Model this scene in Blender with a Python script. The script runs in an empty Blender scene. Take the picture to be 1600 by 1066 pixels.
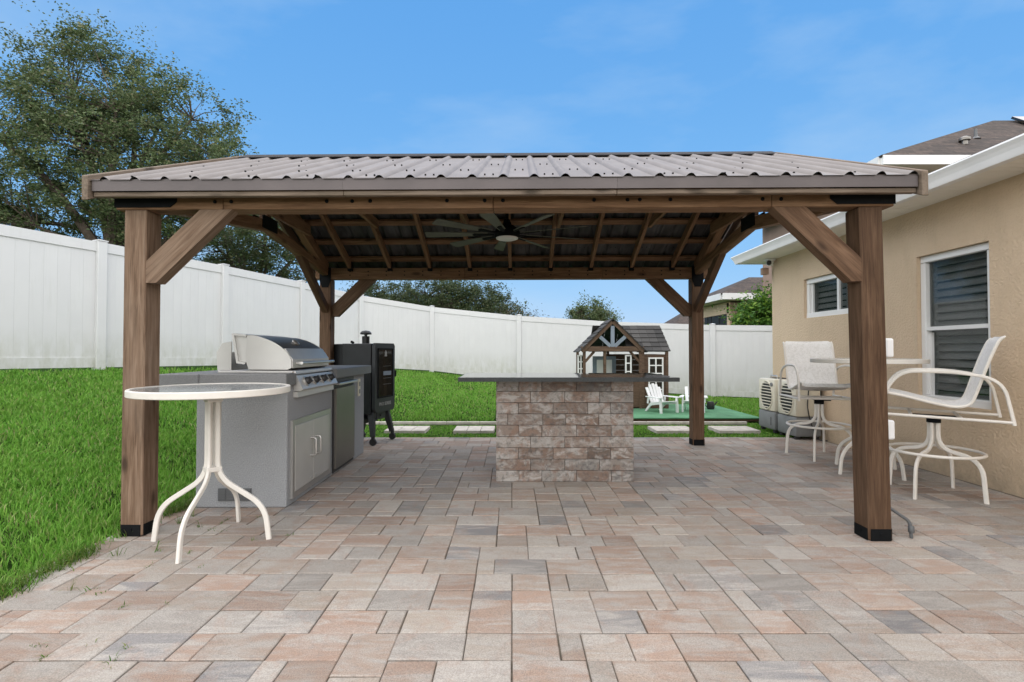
import bpy, bmesh, math, random
import numpy as np
from mathutils import Vector, Matrix, Euler

R = math.radians
sc = bpy.context.scene
COL = sc.collection
random.seed(7)
rng = np.random.default_rng(7)

# ------------------------------------------------------------------ camera, sky, sun, exposure
CAMZ = 1.227
cam_d = bpy.data.cameras.new("camera")
cam_d.lens = 18.0; cam_d.sensor_width = 36.0
cam_d.clip_start = 0.05; cam_d.clip_end = 3000
cam = bpy.data.objects.new("camera", cam_d); COL.objects.link(cam)
cam.location = (0, 0, CAMZ); cam.rotation_euler = (R(90 + 1.07), 0, 0)
sc.camera = cam

SUN_DIR = Vector((0.03, -0.62, 0.78)).normalized()      # towards the sun: behind the camera, left, high
SUN_EL = math.asin(SUN_DIR.z); SUN_AZ = math.atan2(SUN_DIR.x, SUN_DIR.y)
world = bpy.data.worlds.new("World"); sc.world = world; world.use_nodes = True
wn = world.node_tree; wn.nodes.clear()
def wnode(t, **k):
    n = wn.nodes.new(t)
    for a, b in k.items(): setattr(n, a, b)
    return n
w_out = wnode('ShaderNodeOutputWorld'); w_bg = wnode('ShaderNodeBackground')
w_sky = wnode('ShaderNodeTexSky', sky_type='NISHITA', sun_disc=False)
w_sky.sun_elevation = SUN_EL; w_sky.sun_rotation = SUN_AZ
w_sky.air_density = 1.0; w_sky.dust_density = 0.6; w_sky.ozone_density = 1.5
# thin high cirrus all over the sky
w_tc = wnode('ShaderNodeTexCoord'); w_map = wnode('ShaderNodeMapping'); w_map.inputs['Scale'].default_value = (1.4, 3.2, 5.0)
w_map.inputs['Rotation'].default_value = (0.3, 0.9, 0.5)
w_no = wnode('ShaderNodeTexNoise'); w_no.inputs['Scale'].default_value = 1.3; w_no.inputs['Detail'].default_value = 6; w_no.inputs['Roughness'].default_value = .55
w_rm = wnode('ShaderNodeMapRange'); w_rm.inputs['From Min'].default_value = .46; w_rm.inputs['From Max'].default_value = .85
w_rm.inputs['To Min'].default_value = 0.0; w_rm.inputs['To Max'].default_value = .5
w_mix = wnode('ShaderNodeMix', data_type='RGBA'); w_mix.inputs['B'].default_value = (2.6, 3.3, 4.0, 1)
# the sky of this even, hazy blue day: the same sky model with its brightness range evened out channel by channel
w_sep = wnode('ShaderNodeSeparateColor'); w_com = wnode('ShaderNodeCombineColor')
L = wn.links.new
for ch, g, c in (('Red', .68, .60), ('Green', .36, 1.47), ('Blue', .15, 3.15)):
    p_ = wnode('ShaderNodeMath', operation='POWER'); p_.inputs[1].default_value = g
    m_ = wnode('ShaderNodeMath', operation='MULTIPLY'); m_.inputs[1].default_value = c
    L(w_sep.outputs[ch], p_.inputs[0]); L(p_.outputs[0], m_.inputs[0]); L(m_.outputs[0], w_com.inputs[ch])
L(w_tc.outputs['Generated'], w_map.inputs['Vector']); L(w_map.outputs[0], w_no.inputs['Vector']); L(w_no.outputs['Fac'], w_rm.inputs['Value'])
L(w_sky.outputs[0], w_sep.inputs[0]); L(w_com.outputs[0], w_mix.inputs['A']); L(w_rm.outputs['Result'], w_mix.inputs['Factor'])
L(w_mix.outputs['Result'], w_bg.inputs['Color']); L(w_bg.outputs[0], w_out.inputs['Surface'])
w_bg.inputs['Strength'].default_value = 0.05

sun_d = bpy.data.lights.new("sun", 'SUN'); sun_d.energy = 1.5; sun_d.angle = R(168); sun_d.color = (1.0, .88, .72)
sun = bpy.data.objects.new("sun", sun_d); COL.objects.link(sun)
sun.rotation_euler = SUN_DIR.to_track_quat('Z', 'Y').to_euler()
sc.view_settings.view_transform = 'Standard'; sc.view_settings.look = 'None'
sc.view_settings.exposure = 2.2; sc.view_settings.gamma = 1.0; sc.view_settings.use_curve_mapping = False
sc.cycles.max_bounces = 8; sc.cycles.diffuse_bounces = 4; sc.cycles.glossy_bounces = 4; sc.cycles.transparent_max_bounces = 8

# ------------------------------------------------------------------ materials
MATS = {}
class NT:
    def __init__(s, name):
        s.m = bpy.data.materials.new(name); s.m.use_nodes = True
        s.t = s.m.node_tree; s.t.nodes.clear()
        s.out = s.n('ShaderNodeOutputMaterial'); s.b = s.n('ShaderNodeBsdfPrincipled')
        s.l(s.b.outputs[0], s.out.inputs['Surface'])
        MATS[name] = s.m
    def n(s, t, **k):
        x = s.t.nodes.new(t)
        for a, b in k.items(): setattr(x, a, b)
        return x
    def l(s, a, b): s.t.links.new(a, b)
    def set(s, **k):
        for a, v in k.items():
            inp = s.b.inputs[a.replace('_', ' ')]
            if isinstance(v, tuple): inp.default_value = (*v, 1) if len(v) == 3 else v
            elif isinstance(v, (int, float)): inp.default_value = v
            else: s.l(v, inp)
        return s
    def coord(s, scale=(1, 1, 1), rnd=True, kind='Object'):
        tc = s.n('ShaderNodeTexCoord'); v = tc.outputs[kind]
        if rnd:
            oi = s.n('ShaderNodeObjectInfo'); mu = s.n('ShaderNodeMath', operation='MULTIPLY'); mu.inputs[1].default_value = 57.0
            s.l(oi.outputs['Random'], mu.inputs[0])
            ad = s.n('ShaderNodeVectorMath', operation='ADD'); s.l(v, ad.inputs[0]); s.l(mu.outputs[0], ad.inputs[1]); v = ad.outputs[0]
        mp = s.n('ShaderNodeMapping'); mp.inputs['Scale'].default_value = scale; s.l(v, mp.inputs['Vector'])
        return mp.outputs[0]
    def noise(s, vec, scale=5, detail=4, rough=.55, dist=0):
        x = s.n('ShaderNodeTexNoise'); x.inputs['Scale'].default_value = scale; x.inputs['Detail'].default_value = detail
        x.inputs['Roughness'].default_value = rough; x.inputs['Distortion'].default_value = dist
        if vec is not None: s.l(vec, x.inputs['Vector'])
        return x.outputs['Fac']
    def ramp(s, fac, stops, interp='LINEAR'):
        r = s.n('ShaderNodeValToRGB'); e = r.color_ramp.elements; r.color_ramp.interpolation = interp
        while len(e) < len(stops): e.new(.5)
        for q, (p, c) in zip(e, stops): q.position = p; q.color = (*c, 1)
        s.l(fac, r.inputs['Fac']); return r.outputs['Color']
    def mapr(s, v, a, b, c, d):
        x = s.n('ShaderNodeMapRange')
        for i, q in zip(('From Min', 'From Max', 'To Min', 'To Max'), (a, b, c, d)): x.inputs[i].default_value = q
        s.l(v, x.inputs['Value']); return x.outputs['Result']
    def mix(s, fac, a, b, mode='MIX'):
        x = s.n('ShaderNodeMix', data_type='RGBA', blend_type=mode)
        for i, v in (('Factor', fac), ('A', a), ('B', b)):
            if isinstance(v, (int, float)): x.inputs[i].default_value = v
            elif isinstance(v, tuple): x.inputs[i].default_value = (*v, 1)
            else: s.l(v, x.inputs[i])
        return x.outputs['Result']
    def bump(s, h, strength=.3, dist=.01):
        x = s.n('ShaderNodeBump'); x.inputs['Strength'].default_value = strength; x.inputs['Distance'].default_value = dist
        s.l(h, x.inputs['Height']); s.l(x.outputs[0], s.b.inputs['Normal'])
    def rnd3(s):
        g = s.n('ShaderNodeNewGeometry'); oi = s.n('ShaderNodeObjectInfo')
        a = s.n('ShaderNodeMath', operation='MULTIPLY_ADD'); s.l(g.outputs['Random Per Island'], a.inputs[0]); a.inputs[1].default_value = 31.7; s.l(oi.outputs['Random'], a.inputs[2])
        w = s.n('ShaderNodeTexWhiteNoise', noise_dimensions='1D'); s.l(a.outputs[0], w.inputs['W'])
        return w.outputs['Color'], w.outputs['Value']
def M(n): return MATS[n]

def plain(name, col, rough=.5, metal=0, var=.12, vscale=6, bump=0, bscale=60, spec=.5):
    t = NT(name); v = t.coord()
    f = t.noise(v, vscale, 5)
    lo = tuple(c * (1 - var) for c in col); hi = tuple(min(1, c * (1 + var)) for c in col)
    t.set(Base_Color=t.ramp(f, [(.3, lo), (.7, hi)]), Roughness=rough, Metallic=metal, Specular_IOR_Level=spec)
    if bump: t.bump(t.noise(v, bscale, 3), bump, .004)
    return t.m

def wood(name, cols, rough=.75, spec=.25):
    t = NT(name)
    v = t.coord((1.1, 16, 16)); g = t.noise(v, 2.2, 7, .62, .6)
    v2 = t.coord((2.0, 60, 60)); g2 = t.noise(v2, 2.5, 3, .6)
    v3 = t.coord((.9, 2.2, 2.2)); g3 = t.noise(v3, 1.6, 4)
    c = t.ramp(g, [(.28, cols[0]), (.5, cols[1]), (.72, cols[2])])
    c = t.mix(t.mapr(g2, .45, .75, 0, .55), c, tuple(x * .5 for x in cols[0]))
    c = t.mix(t.mapr(g3, .45, .75, 0, .5), c, cols[3])
    vk = t.coord((2.6, 7, 7)); vo = t.n('ShaderNodeTexVoronoi'); vo.inputs['Scale'].default_value = 1.0; t.l(vk, vo.inputs['Vector'])
    c = t.mix(t.mapr(vo.outputs['Distance'], .08, .2, .75, 0), c, tuple(x * .35 for x in cols[0]))
    t.set(Base_Color=c, Roughness=rough, Specular_IOR_Level=spec)
    t.bump(g2, .35, .003)
    return t.m
wood('wood', [(.066, .034, .019), (.13, .073, .042), (.20, .12, .074), (.16, .108, .070)])
wood('wood_grey', [(.085, .050, .030), (.195, .125, .082), (.30, .21, .15), (.24, .18, .135)])
wood('wood_warm', [(.115, .060, .030), (.205, .115, .062), (.29, .175, .10), (.22, .14, .085)])
wood('wood_dark', [(.044, .022, .012), (.094, .053, .030), (.15, .090, .055), (.118, .075, .048)])
wood('wood_pale', [(.10, .075, .052), (.185, .14, .105), (.26, .20, .155), (.21, .175, .14)])
wood('play_wood', [(.07, .042, .028), (.12, .075, .05), (.165, .108, .072), (.12, .085, .06)])

plain('black_metal', (.007, .008, .009), .75, 0, .2, spec=.12)
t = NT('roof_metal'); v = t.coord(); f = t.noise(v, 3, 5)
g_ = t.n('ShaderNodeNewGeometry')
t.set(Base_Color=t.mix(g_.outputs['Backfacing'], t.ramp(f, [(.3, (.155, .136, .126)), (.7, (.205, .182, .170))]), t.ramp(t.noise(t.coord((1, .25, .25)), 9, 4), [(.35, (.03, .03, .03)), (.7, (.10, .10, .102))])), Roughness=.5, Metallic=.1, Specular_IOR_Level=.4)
plain('trim_metal', (.10, .083, .082), .42, .2, .15, 3)
plain('roof_under', (.10, .10, .10), .4, .3, .2, 3)
plain('ridge_metal', (.028, .026, .027), .7, 0, spec=.2)
plain('cream_metal', (.74, .705, .65), .42, 0, .06, 8)
t = NT('white_vinyl'); tc = t.n('ShaderNodeTexCoord'); sx_ = t.n('ShaderNodeSeparateXYZ'); t.l(tc.outputs['Object'], sx_.inputs[0])
v = t.coord((1, 1, .35)); f = t.noise(v, 9, 5, .7); d_ = t.n('ShaderNodeMath', operation='MULTIPLY'); t.l(t.mapr(sx_.outputs['Z'], .02, .55, 1, 0), d_.inputs[0]); t.l(t.mapr(f, .35, .75, .05, .75), d_.inputs[1])
c = t.mix(d_.outputs[0], t.ramp(t.noise(t.coord((1, 1, 1)), 2, 4), [(.3, (.62, .625, .635)), (.7, (.655, .66, .667))]), (.36, .37, .28))
c = t.mix(t.mapr(t.noise(t.coord((6, 6, .5)), 3, 5, .7), .55, .8, 0, .22), c, (.42, .43, .38))
t.set(Base_Color=c, Roughness=.42)
plain('white_paint', (.78, .78, .77), .45, 0, .04, 3)
plain('white_plastic', (.80, .81, .82), .4, 0, .04, 5)
plain('grey_plastic', (.20, .21, .215), .5, 0, .1, 5)
plain('cream_plastic', (.72, .68, .56), .42, 0, .05, 5)
plain('dark_plastic', (.025, .025, .027), .5, 0, .2, 5)
plain('smoker_black', (.014, .016, .019), .42, .2, .25, 4)
plain('smoker_face', (.035, .038, .042), .45, .3, .15, 4)
plain('lettering_grey', (.32, .32, .32), .5)
plain('soffit', (.82, .78, .71), .6, 0, .05, 2)
plain('brown_stucco', (.34, .235, .185), .9, 0, .08, 3, .4, 60)
plain('concrete', (.50, .465, .42), .9, 0, .2, 9, .4, 80)
plain('rubber', (.015, .015, .016), .7)
plain('green_turf', (.085, .235, .125), .95, 0, .25, 4, .5, 200)
plain('fan_blade', (.11, .118, .095), .7, 0, .15, 6)
plain('bark', (.085, .065, .05), .95, 0, .4, 9, .9, 30)
plain('twig', (.20, .16, .125), .95, 0, .3, 9)
plain('slate_grey_paint', (.20, .24, .29), .6, 0, .1, 5)
plain('dark_interior', (.02, .022, .024), .8)
plain('shutter', (.62, .64, .62), .5, 0, .05, 3)
plain('screen_mesh', (.018, .018, .02), .6)
plain('gravel_joint', (.16, .135, .105), .98, 0, .4, 40, .6, 150)
plain('pipe_grey', (.11, .115, .12), .5)
plain('vent_grey', (.10, .105, .11), .6)

def steel(name, col, rough=.28, direction=(2, 90, 90), met=.86):
    t = NT(name); v = t.coord(direction); f = t.noise(v, 3, 3)
    v2 = t.coord((1, 1, 1)); f2 = t.noise(v2, 5, 4)
    t.set(Base_Color=t.ramp(f2, [(.3, tuple(c * .93 for c in col)), (.7, col)]), Metallic=met, Roughness=t.mapr(f, .3, .7, rough - .04, rough + .07))
    t.bump(f, .025, .001)
steel('stainless', (.56, .55, .53), .40); steel('stainless_dark', (.24, .225, .205), .42); steel('stainless_dull', (.62, .61, .585), .46, met=.5)

t = NT('stucco_beige'); v = t.coord(rnd=False)
a = t.noise(v, 42, 4, .6); b = t.noise(v, 1.2, 6, .7)
t.set(Base_Color=t.ramp(b, [(.3, (.615, .475, .33)), (.7, (.68, .535, .385))]), Roughness=.92, Specular_IOR_Level=.2)
sx_ = t.n('ShaderNodeSeparateXYZ'); t.l(v, sx_.inputs[0]); d_ = t.n('ShaderNodeMath', operation='MULTIPLY'); t.l(t.mapr(sx_.outputs['Z'], .0, .35, 1, 0), d_.inputs[0]); t.l(t.mapr(t.noise(v, 7, 5, .7), .3, .7, .1, .8), d_.inputs[1])
sc_ = t.mix(d_.outputs[0], t.ramp(b, [(.3, (.615, .475, .33)), (.7, (.68, .535, .385))]), (.33, .27, .20)); sc_ = t.mix(t.mapr(t.noise(t.coord((3, 3, .6), rnd=False), 1.6, 6, .7), .5, .75, 0, .28), sc_, (.46, .36, .25)); t.set(Base_Color=sc_); t.bump(a, .7, .02)
t = NT('stucco_grey'); v = t.coord(rnd=False)
a = t.noise(v, 130, 4, .65); b = t.noise(v, 3, 4)
c = t.ramp(a, [(.3, (.22, .23, .242)), (.7, (.42, .43, .445))]); c = t.mix(t.mapr(b, .4, .75, 0, .35), c, (.29, .292, .30))
t.set(Base_Color=c, Roughness=.9, Specular_IOR_Level=.25); t.bump(a, .6, .006)
t = NT('counter_grey'); v = t.coord(rnd=False)
a = t.noise(v, 90, 4, .65); t.set(Base_Color=t.ramp(a, [(.3, (.13, .132, .135)), (.7, (.20, .202, .205))]), Roughness=.55); t.bump(a, .2, .003)
t = NT('granite'); v = t.coord(rnd=False)
a = t.noise(v, 160, 3, .7); t.set(Base_Color=t.ramp(a, [(.35, (.045, .052, .056)), (.62, (.10, .112, .118)), (.75, (.20, .21, .21))]), Roughness=.035, Specular_IOR_Level=.9, IOR=1.7)
t = NT('granite_edge'); v = t.coord(rnd=False)
t.set(Base_Color=t.ramp(t.noise(v, 120, 3, .7), [(.4, (.018, .022, .024)), (.75, (.05, .055, .06))]), Roughness=.3)
t = NT('glass_top'); v = t.coord()
a = t.noise(v, 260, 2, .6); t.set(Base_Color=(.30, .325, .33), Roughness=.08, Specular_IOR_Level=.6, Alpha=.86); t.bump(a, .12, .002)
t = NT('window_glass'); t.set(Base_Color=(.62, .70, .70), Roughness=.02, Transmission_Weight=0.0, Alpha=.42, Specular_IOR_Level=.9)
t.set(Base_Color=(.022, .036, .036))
t = NT('smoker_glass'); t.set(Base_Color=(.02, .018, .014), Roughness=.06, Specular_IOR_Level=.6)
t = NT('lamp_diffuser'); t.set(Base_Color=(.72, .71, .70), Roughness=.5, Emission_Color=(1, .98, .95), Emission_Strength=.0)
t = NT('sling_fabric'); v = t.coord((1, 1, 1)); a = t.noise(v, 24, 4, .7, 1.5)
t.set(Base_Color=t.ramp(a, [(.4, (.70, .69, .665)), (.55, (.80, .79, .775))]), Roughness=.85); t.bump(t.noise(v, 300, 2), .3, .002)
t = NT('roof_shingle'); v = t.coord((1, 1, 1)); rc, rv = t.rnd3()
a = t.noise(v, 9, 6, .7); c = t.ramp(a, [(.3, (.035, .028, .025)), (.5, (.058, .046, .041)), (.7, (.092, .074, .064))])
br = t.n('ShaderNodeTexBrick'); br.inputs['Scale'].default_value = 1; br.inputs['Brick Width'].default_value = .45; br.inputs['Row Height'].default_value = .14
br.inputs['Mortar Size'].default_value = .008; br.inputs['Color1'].default_value = (1.25, 1.15, 1.1, 1); br.inputs['Color2'].default_value = (.65, .65, .65, 1); br.inputs['Mortar'].default_value = (.4, .4, .4, 1)
tc = t.n('ShaderNodeTexCoord'); t.l(tc.outputs['UV'], br.inputs['Vector'])
t.set(Base_Color=t.mix(1.0, c, br.outputs['Color'], 'MULTIPLY'), Roughness=.95); t.bump(a, .5, .01)
t = NT('play_shingle'); v = t.coord((1, 1, 1)); rc, rv = t.rnd3()
c = t.ramp(rv, [(0, (.028, .028, .028)), (.5, (.045, .044, .043)), (1, (.07, .068, .066))]); t.set(Base_Color=c, Roughness=.9); t.bump(t.noise(v, 120, 3), .4, .004)

def stone(name, stops, streak, bl, rough=.85, streakscale=(3.2, 13, 13), bls=5, grit=.5, bmp=.45, hard=0):
    t = NT(name); rc, rv = t.rnd3()
    tc = t.n('ShaderNodeTexCoord')
    off = t.n('ShaderNodeVectorMath', operation='MULTIPLY_ADD'); t.l(rc, off.inputs[0]); off.inputs[1].default_value = (40, 40, 40); t.l(tc.outputs['Object'], off.inputs[2])
    mp = t.n('ShaderNodeMapping'); mp.inputs['Scale'].default_value = streakscale; t.l(off.outputs[0], mp.inputs['Vector'])
    st = t.noise(mp.outputs[0], 1.0, 5, .62, .8); bl_ = t.noise(off.outputs[0], bls, 6, .68, .6); fine = t.noise(off.outputs[0], 190, 5, .75); mid = t.noise(off.outputs[0], 28, 4, .65)
    base = t.ramp(rv, stops)
    c = t.mix(t.mapr(st, .42 + hard * .05, .62 - hard * .06, 0, .85), base, streak[0])
    c = t.mix(t.mapr(bl_, .5 - hard * .02, .68 - hard * .1, 0, bl), c, streak[1])
    c = t.mix(t.mapr(mid, .52 - hard * .02, .75 - hard * .12, 0, .45 + hard * .3), c, streak[2])
    c = t.mix(t.mapr(fine, .38, .66, 0, grit), c, t.mix(1.0, c, (.55, .55, .55), 'MULTIPLY'))
    sep = t.n('ShaderNodeSeparateColor'); t.l(rc, sep.inputs[0])
    val = t.mapr(sep.outputs['Green'], 0, 1, .82, 1.14)
    hv = t.n('ShaderNodeHueSaturation'); t.l(val, hv.inputs['Value']); t.l(c, hv.inputs['Color'])
    t.set(Base_Color=hv.outputs[0], Roughness=rough, Specular_IOR_Level=.3); t.bump(t.mix(.5, fine, mid), bmp, .004)
stone('paver_stone', [(0, (.39, .275, .215)), (.28, (.41, .315, .255)), (.52, (.40, .345, .29)), (.76, (.44, .395, .35)), (.92, (.36, .33, .30)), (1, (.26, .25, .25))],
      [(.465, .43, .39), (.39, .27, .21), (.28, .265, .255)], .6, .85, (3.2, 13, 13), 6, 1.0, .9)
stone('bar_stone', [(0, (.18, .135, .11)), (.3, (.26, .20, .165)), (.55, (.29, .245, .215)), (.8, (.35, .325, .30)), (1, (.17, .16, .152))],
      [(.43, .405, .38), (.25, .165, .125), (.11, .105, .10)], .8, .85, (6, 14, 14), 9, .6, .7, .75)

t = NT('grass_soil'); v = t.coord(rnd=False)
t.set(Base_Color=t.ramp(t.noise(v, 6, 6, .7), [(.3, (.02, .04, .010)), (.6, (.035, .075, .014)), (.8, (.08, .07, .035))]), Roughness=1.0, Specular_IOR_Level=.05); t.bump(t.noise(v, 60, 4), .8, .03)
def blades(name, stops, patch, sat=1.0, val=1.0):
    t = NT(name); g = t.n('ShaderNodeNewGeometry'); c = t.ramp(g.outputs['Random Per Island'], stops)
    v = t.coord(rnd=False); c = t.mix(t.mapr(t.noise(v, 1.1, 5, .65), .42, .72, 0, .55), c, patch); c = t.mix(t.mapr(t.noise(v, 2.7, 5, .7), .5, .75, 0, .6), c, tuple(q * .68 for q in patch)); c = t.mix(t.mapr(t.noise(v, 4.5, 4, .7), .6, .8, 0, .5), c, (patch[0] * 1.6, patch[1] * .95, patch[2] * 2.5))
    hs = t.n('ShaderNodeHueSaturation'); hs.inputs['Saturation'].default_value = sat; hs.inputs['Value'].default_value = val; t.l(c, hs.inputs['Color']); c = hs.outputs[0]
    t.set(Base_Color=c, Roughness=.55, Specular_IOR_Level=.25)
    tr = t.n('ShaderNodeBsdfTranslucent'); t.l(c, tr.inputs['Color']); mx = t.n('ShaderNodeMixShader'); mx.inputs[0].default_value = .3
    t.l(t.b.outputs[0], mx.inputs[1]); t.l(tr.outputs[0], mx.inputs[2]); t.l(mx.outputs[0], t.out.inputs['Surface'])
blades('grass_blade', [(0, (.065, .20, .008)), (.35, (.11, .32, .014)), (.7, (.175, .42, .028)), (.86, (.25, .44, .05)), (.94, (.29, .37, .12)), (1, (.40, .33, .16))], (.16, .35, .025), .92, 1.08)
blades('weed_blade', [(0, (.05, .13, .012)), (.6, (.09, .20, .02)), (1, (.25, .24, .09))], (.10, .16, .03))
blades('oak_leaf', [(0, (.042, .072, .026)), (.4, (.076, .118, .042)), (.75, (.112, .162, .058)), (.94, (.17, .18, .09)), (1, (.22, .19, .10))], (.09, .108, .05), .95, 1.15)
blades('evergreen_leaf', [(0, (.028, .05, .02)), (.5, (.052, .08, .032)), (.9, (.09, .115, .048)), (1, (.13, .135, .06))], (.07, .09, .04))
blades('bamboo_leaf', [(0, (.035, .10, .015)), (.5, (.08, .19, .03)), (.9, (.18, .32, .04)), (1, (.28, .38, .07))], (.06, .14, .02))
blades('brush_leaf', [(0, (.06, .06, .03)), (.5, (.10, .095, .05)), (1, (.15, .125, .075))], (.09, .085, .045))

# ------------------------------------------------------------------ mesh helpers
class MB:
    def __init__(s): s.v = []; s.f = []
    def add(s, vs, fs):
        o = len(s.v); s.v += [tuple(x) for x in vs]; s.f += [tuple(i + o for i in f) for f in fs]; return s
    def box(s, c, d, rot=None, bev=0.0):
        x, y, z = (q / 2 for q in d)
        if bev <= 0:
            vs = [Vector((a * x, b * y, e * z)) for a in (-1, 1) for b in (-1, 1) for e in (-1, 1)]
            fs = [(0, 1, 3, 2), (4, 6, 7, 5), (0, 4, 5, 1), (2, 3, 7, 6), (0, 2, 6, 4), (1, 5, 7, 3)]
        else:
            bm = bmesh.new(); bmesh.ops.create_cube(bm, size=1); bmesh.ops.scale(bm, vec=d, verts=bm.verts)
            bmesh.ops.bevel(bm, geom=bm.edges[:], offset=bev, segments=2 if bev > .008 else 1, affect='EDGES', profile=.5)
            bm.verts.index_update(); vs = [v.co.copy() for v in bm.verts]; fs = [tuple(v.index for v in f.verts) for f in bm.faces]; bm.free()
        if rot is not None:
            m = rot if isinstance(rot, Matrix) else Euler(rot).to_matrix()
            vs = [m @ v for v in vs]
        c = Vector(c); return s.add([v + c for v in vs], fs)
    def sweep(s, path, prof, up=(0, 0, 1), closed=False, cap=True, scale=None):
        P = [Vector(p) for p in path]; n = len(P); k = len(prof); vs = []
        up = Vector(up); last = None
        for i, p in enumerate(P):
            if closed: t = P[(i + 1) % n] - P[i - 1]
            else: t = P[min(i + 1, n - 1)] - P[max(i - 1, 0)]
            t.normalize(); sd = t.cross(up)
            if sd.length < .05: sd = last.copy() if last is not None else t.orthogonal()
            sd = (sd - t * sd.dot(t)).normalized()
            if last is not None and sd.dot(last) < 0: sd = -sd
            last = sd; nn = sd.cross(t).normalized(); q = 1 if scale is None else scale[i]
            vs += [p + sd * (a * q) + nn * (b * q) for a, b in prof]
        fs = []
        for i in range(n if closed else n - 1):
            j = (i + 1) % n
            for a in range(k):
                b = (a + 1) % k; fs.append((i * k + a, i * k + b, j * k + b, j * k + a))
        if cap and not closed: fs += [tuple(range(k))[::-1], tuple((n - 1) * k + a for a in range(k))]
        return s.add(vs, fs)
    def tube(s, path, r, n=8, closed=False, up=(0, 0, 1), scale=None, ry=None, cap=True):
        ry = r if ry is None else ry
        return s.sweep(path, [(r * math.cos(a), ry * math.sin(a)) for a in (2 * math.pi * i / n for i in range(n))], up, closed, cap, scale)
    def lathe(s, prof, c=(0, 0, 0), n=24, m=None):
        vs = []; fs = []; k = len(prof)
        for i in range(n):
            a = 2 * math.pi * i / n
            for r, z in prof: vs.append(Vector((r * math.cos(a), r * math.sin(a), z)))
        for i in range(n):
            j = (i + 1) % n
            for q in range(k - 1): fs.append((i * k + q, j * k + q, j * k + q + 1, i * k + q + 1))
        if prof[0][0] > 1e-6: fs.append(tuple(i * k for i in range(n))[::-1])
        if prof[-1][0] > 1e-6: fs.append(tuple(i * k + k - 1 for i in range(n)))
        if m is not None: vs = [m @ v for v in vs]
        c = Vector(c); return s.add([v + c for v in vs], fs)
    def prism(s, poly, a, b, axis='y'):
        # poly in the plane across axis: axis y -> (x,z), x -> (y,z), z -> (x,y)
        def P(u, w, h): return {'y': (u, h, w), 'x': (h, u, w), 'z': (u, w, h)}[axis]
        n = len(poly); vs = [P(u, w, a) for u, w in poly] + [P(u, w, b) for u, w in poly]
        fs = [tuple(range(n))[::-1], tuple(range(n, 2 * n))] + [(i, (i + 1) % n, n + (i + 1) % n, n + i) for i in range(n)]
        return s.add(vs, fs)
    def mesh(s, name, mat, smooth=False, recalc=True):
        me = bpy.data.meshes.new(name); me.from_pydata(s.v, [], s.f)
        if recalc:
            bm = bmesh.new(); bm.from_mesh(me); bmesh.ops.recalc_face_normals(bm, faces=bm.faces); bm.to_mesh(me); bm.free()
        if mat: me.materials.append(M(mat))
        if smooth:
            me.polygons.foreach_set('use_smooth', [True] * len(me.polygons))
            try: me.set_sharp_from_angle(angle=R(40))
            except Exception: pass
        return me
TO_ROOT = {}
def link(name, me, parent=None, m=None):
    """link a mesh; m places it in the frame of its thing (the top of its parent chain)"""
    o = bpy.data.objects.new(name, me); COL.objects.link(o)
    m = m or Matrix(); TO_ROOT[o] = m
    if parent is not None:
        o.parent = parent
        if parent.parent is not None or parent in ROOT_MESH: m = TO_ROOT[parent].inverted() @ m
        o.matrix_basis = m
    else: o.matrix_basis = m
    return o
ROOT_MESH = set()
def obj(name, mb, mat, parent=None, m=None, smooth=False): return link(name, mb.mesh(name, mat, smooth), parent, m)
def tag(o, label=None, cat=None, group=None, kind=None):
    if label: o['label'] = label
    if cat: o['category'] = cat
    if group: o['group'] = group
    if kind: o['kind'] = kind
    return o
def thing(name, loc, rz, label, cat, group=None):
    o = bpy.data.objects.new(name, None); COL.objects.link(o); o.empty_display_size = .1
    o.location = loc; o.rotation_euler = (0, 0, rz); TO_ROOT[o] = Matrix()
    return tag(o, label, cat, group)
def copy_tree(o, parent=None):
    c = o.copy(); COL.objects.link(c); c.parent = parent
    for ch in list(o.children): copy_tree(ch, c)
    return c
BOXES = {}
def bar(name, p0, p1, w, h, mat, parent, up=(0, 0, 1), bev=.004, cut0=None, cut1=None):
    """a straight member from p0 to p1 in its thing's frame, long axis on its own X so the grain runs along it"""
    p0 = Vector(p0); p1 = Vector(p1); x = (p1 - p0); ln = x.length; x.normalize()
    y = Vector(up).cross(x)
    if y.length < 1e-3: y = Vector((0, 1, 0))
    y.normalize(); z = x.cross(y)
    m = Matrix((x, y, z)).transposed().to_4x4(); m.translation = (p0 + p1) / 2
    key = (round(ln, 3), w, h, mat, bev, cut0, cut1)
    if key not in BOXES:
        mb = MB().box((0, 0, 0), (ln, w, h), bev=bev)
        if cut0 or cut1:      # slanted ends: shift in X with height
            vv = []
            for a, b, c in mb.v:
                if a < 0 and cut0: a += c * cut0
                if a > 0 and cut1: a += c * cut1
                vv.append((a, b, c))
            mb.v = vv
        BOXES[key] = mb.mesh(name, mat)
    return link(name, BOXES[key], parent, m)
def fillet(pts, r, seg=5):
    P = [Vector(p) for p in pts]; out = [P[0]]
    for a, b, c in zip(P, P[1:], P[2:]):
        u = (a - b); v = (c - b); q = min(r, u.length * .49, v.length * .49); u.normalize(); v.normalize()
        s, e = b + u * q, b + v * q
        for i in range(seg + 1):
            t_ = i / seg; out.append(s * (1 - t_) ** 2 + b * 2 * t_ * (1 - t_) + e * t_ ** 2)
    return out + [P[-1]]
def cat_rom(pts, n=6):
    P = [Vector(p) for p in pts]; P = [P[0] * 2 - P[1]] + P + [P[-1] * 2 - P[-2]]; out = []
    for i in range(1, len(P) - 2):
        for k in range(n):
            t_ = k / n; a, b, c, d = P[i - 1:i + 3]
            out.append(.5 * (2 * b + (c - a) * t_ + (2 * a - 5 * b + 4 * c - d) * t_ ** 2 + (3 * b - a - 3 * c + d) * t_ ** 3))
    return out + [P[-2]]
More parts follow.
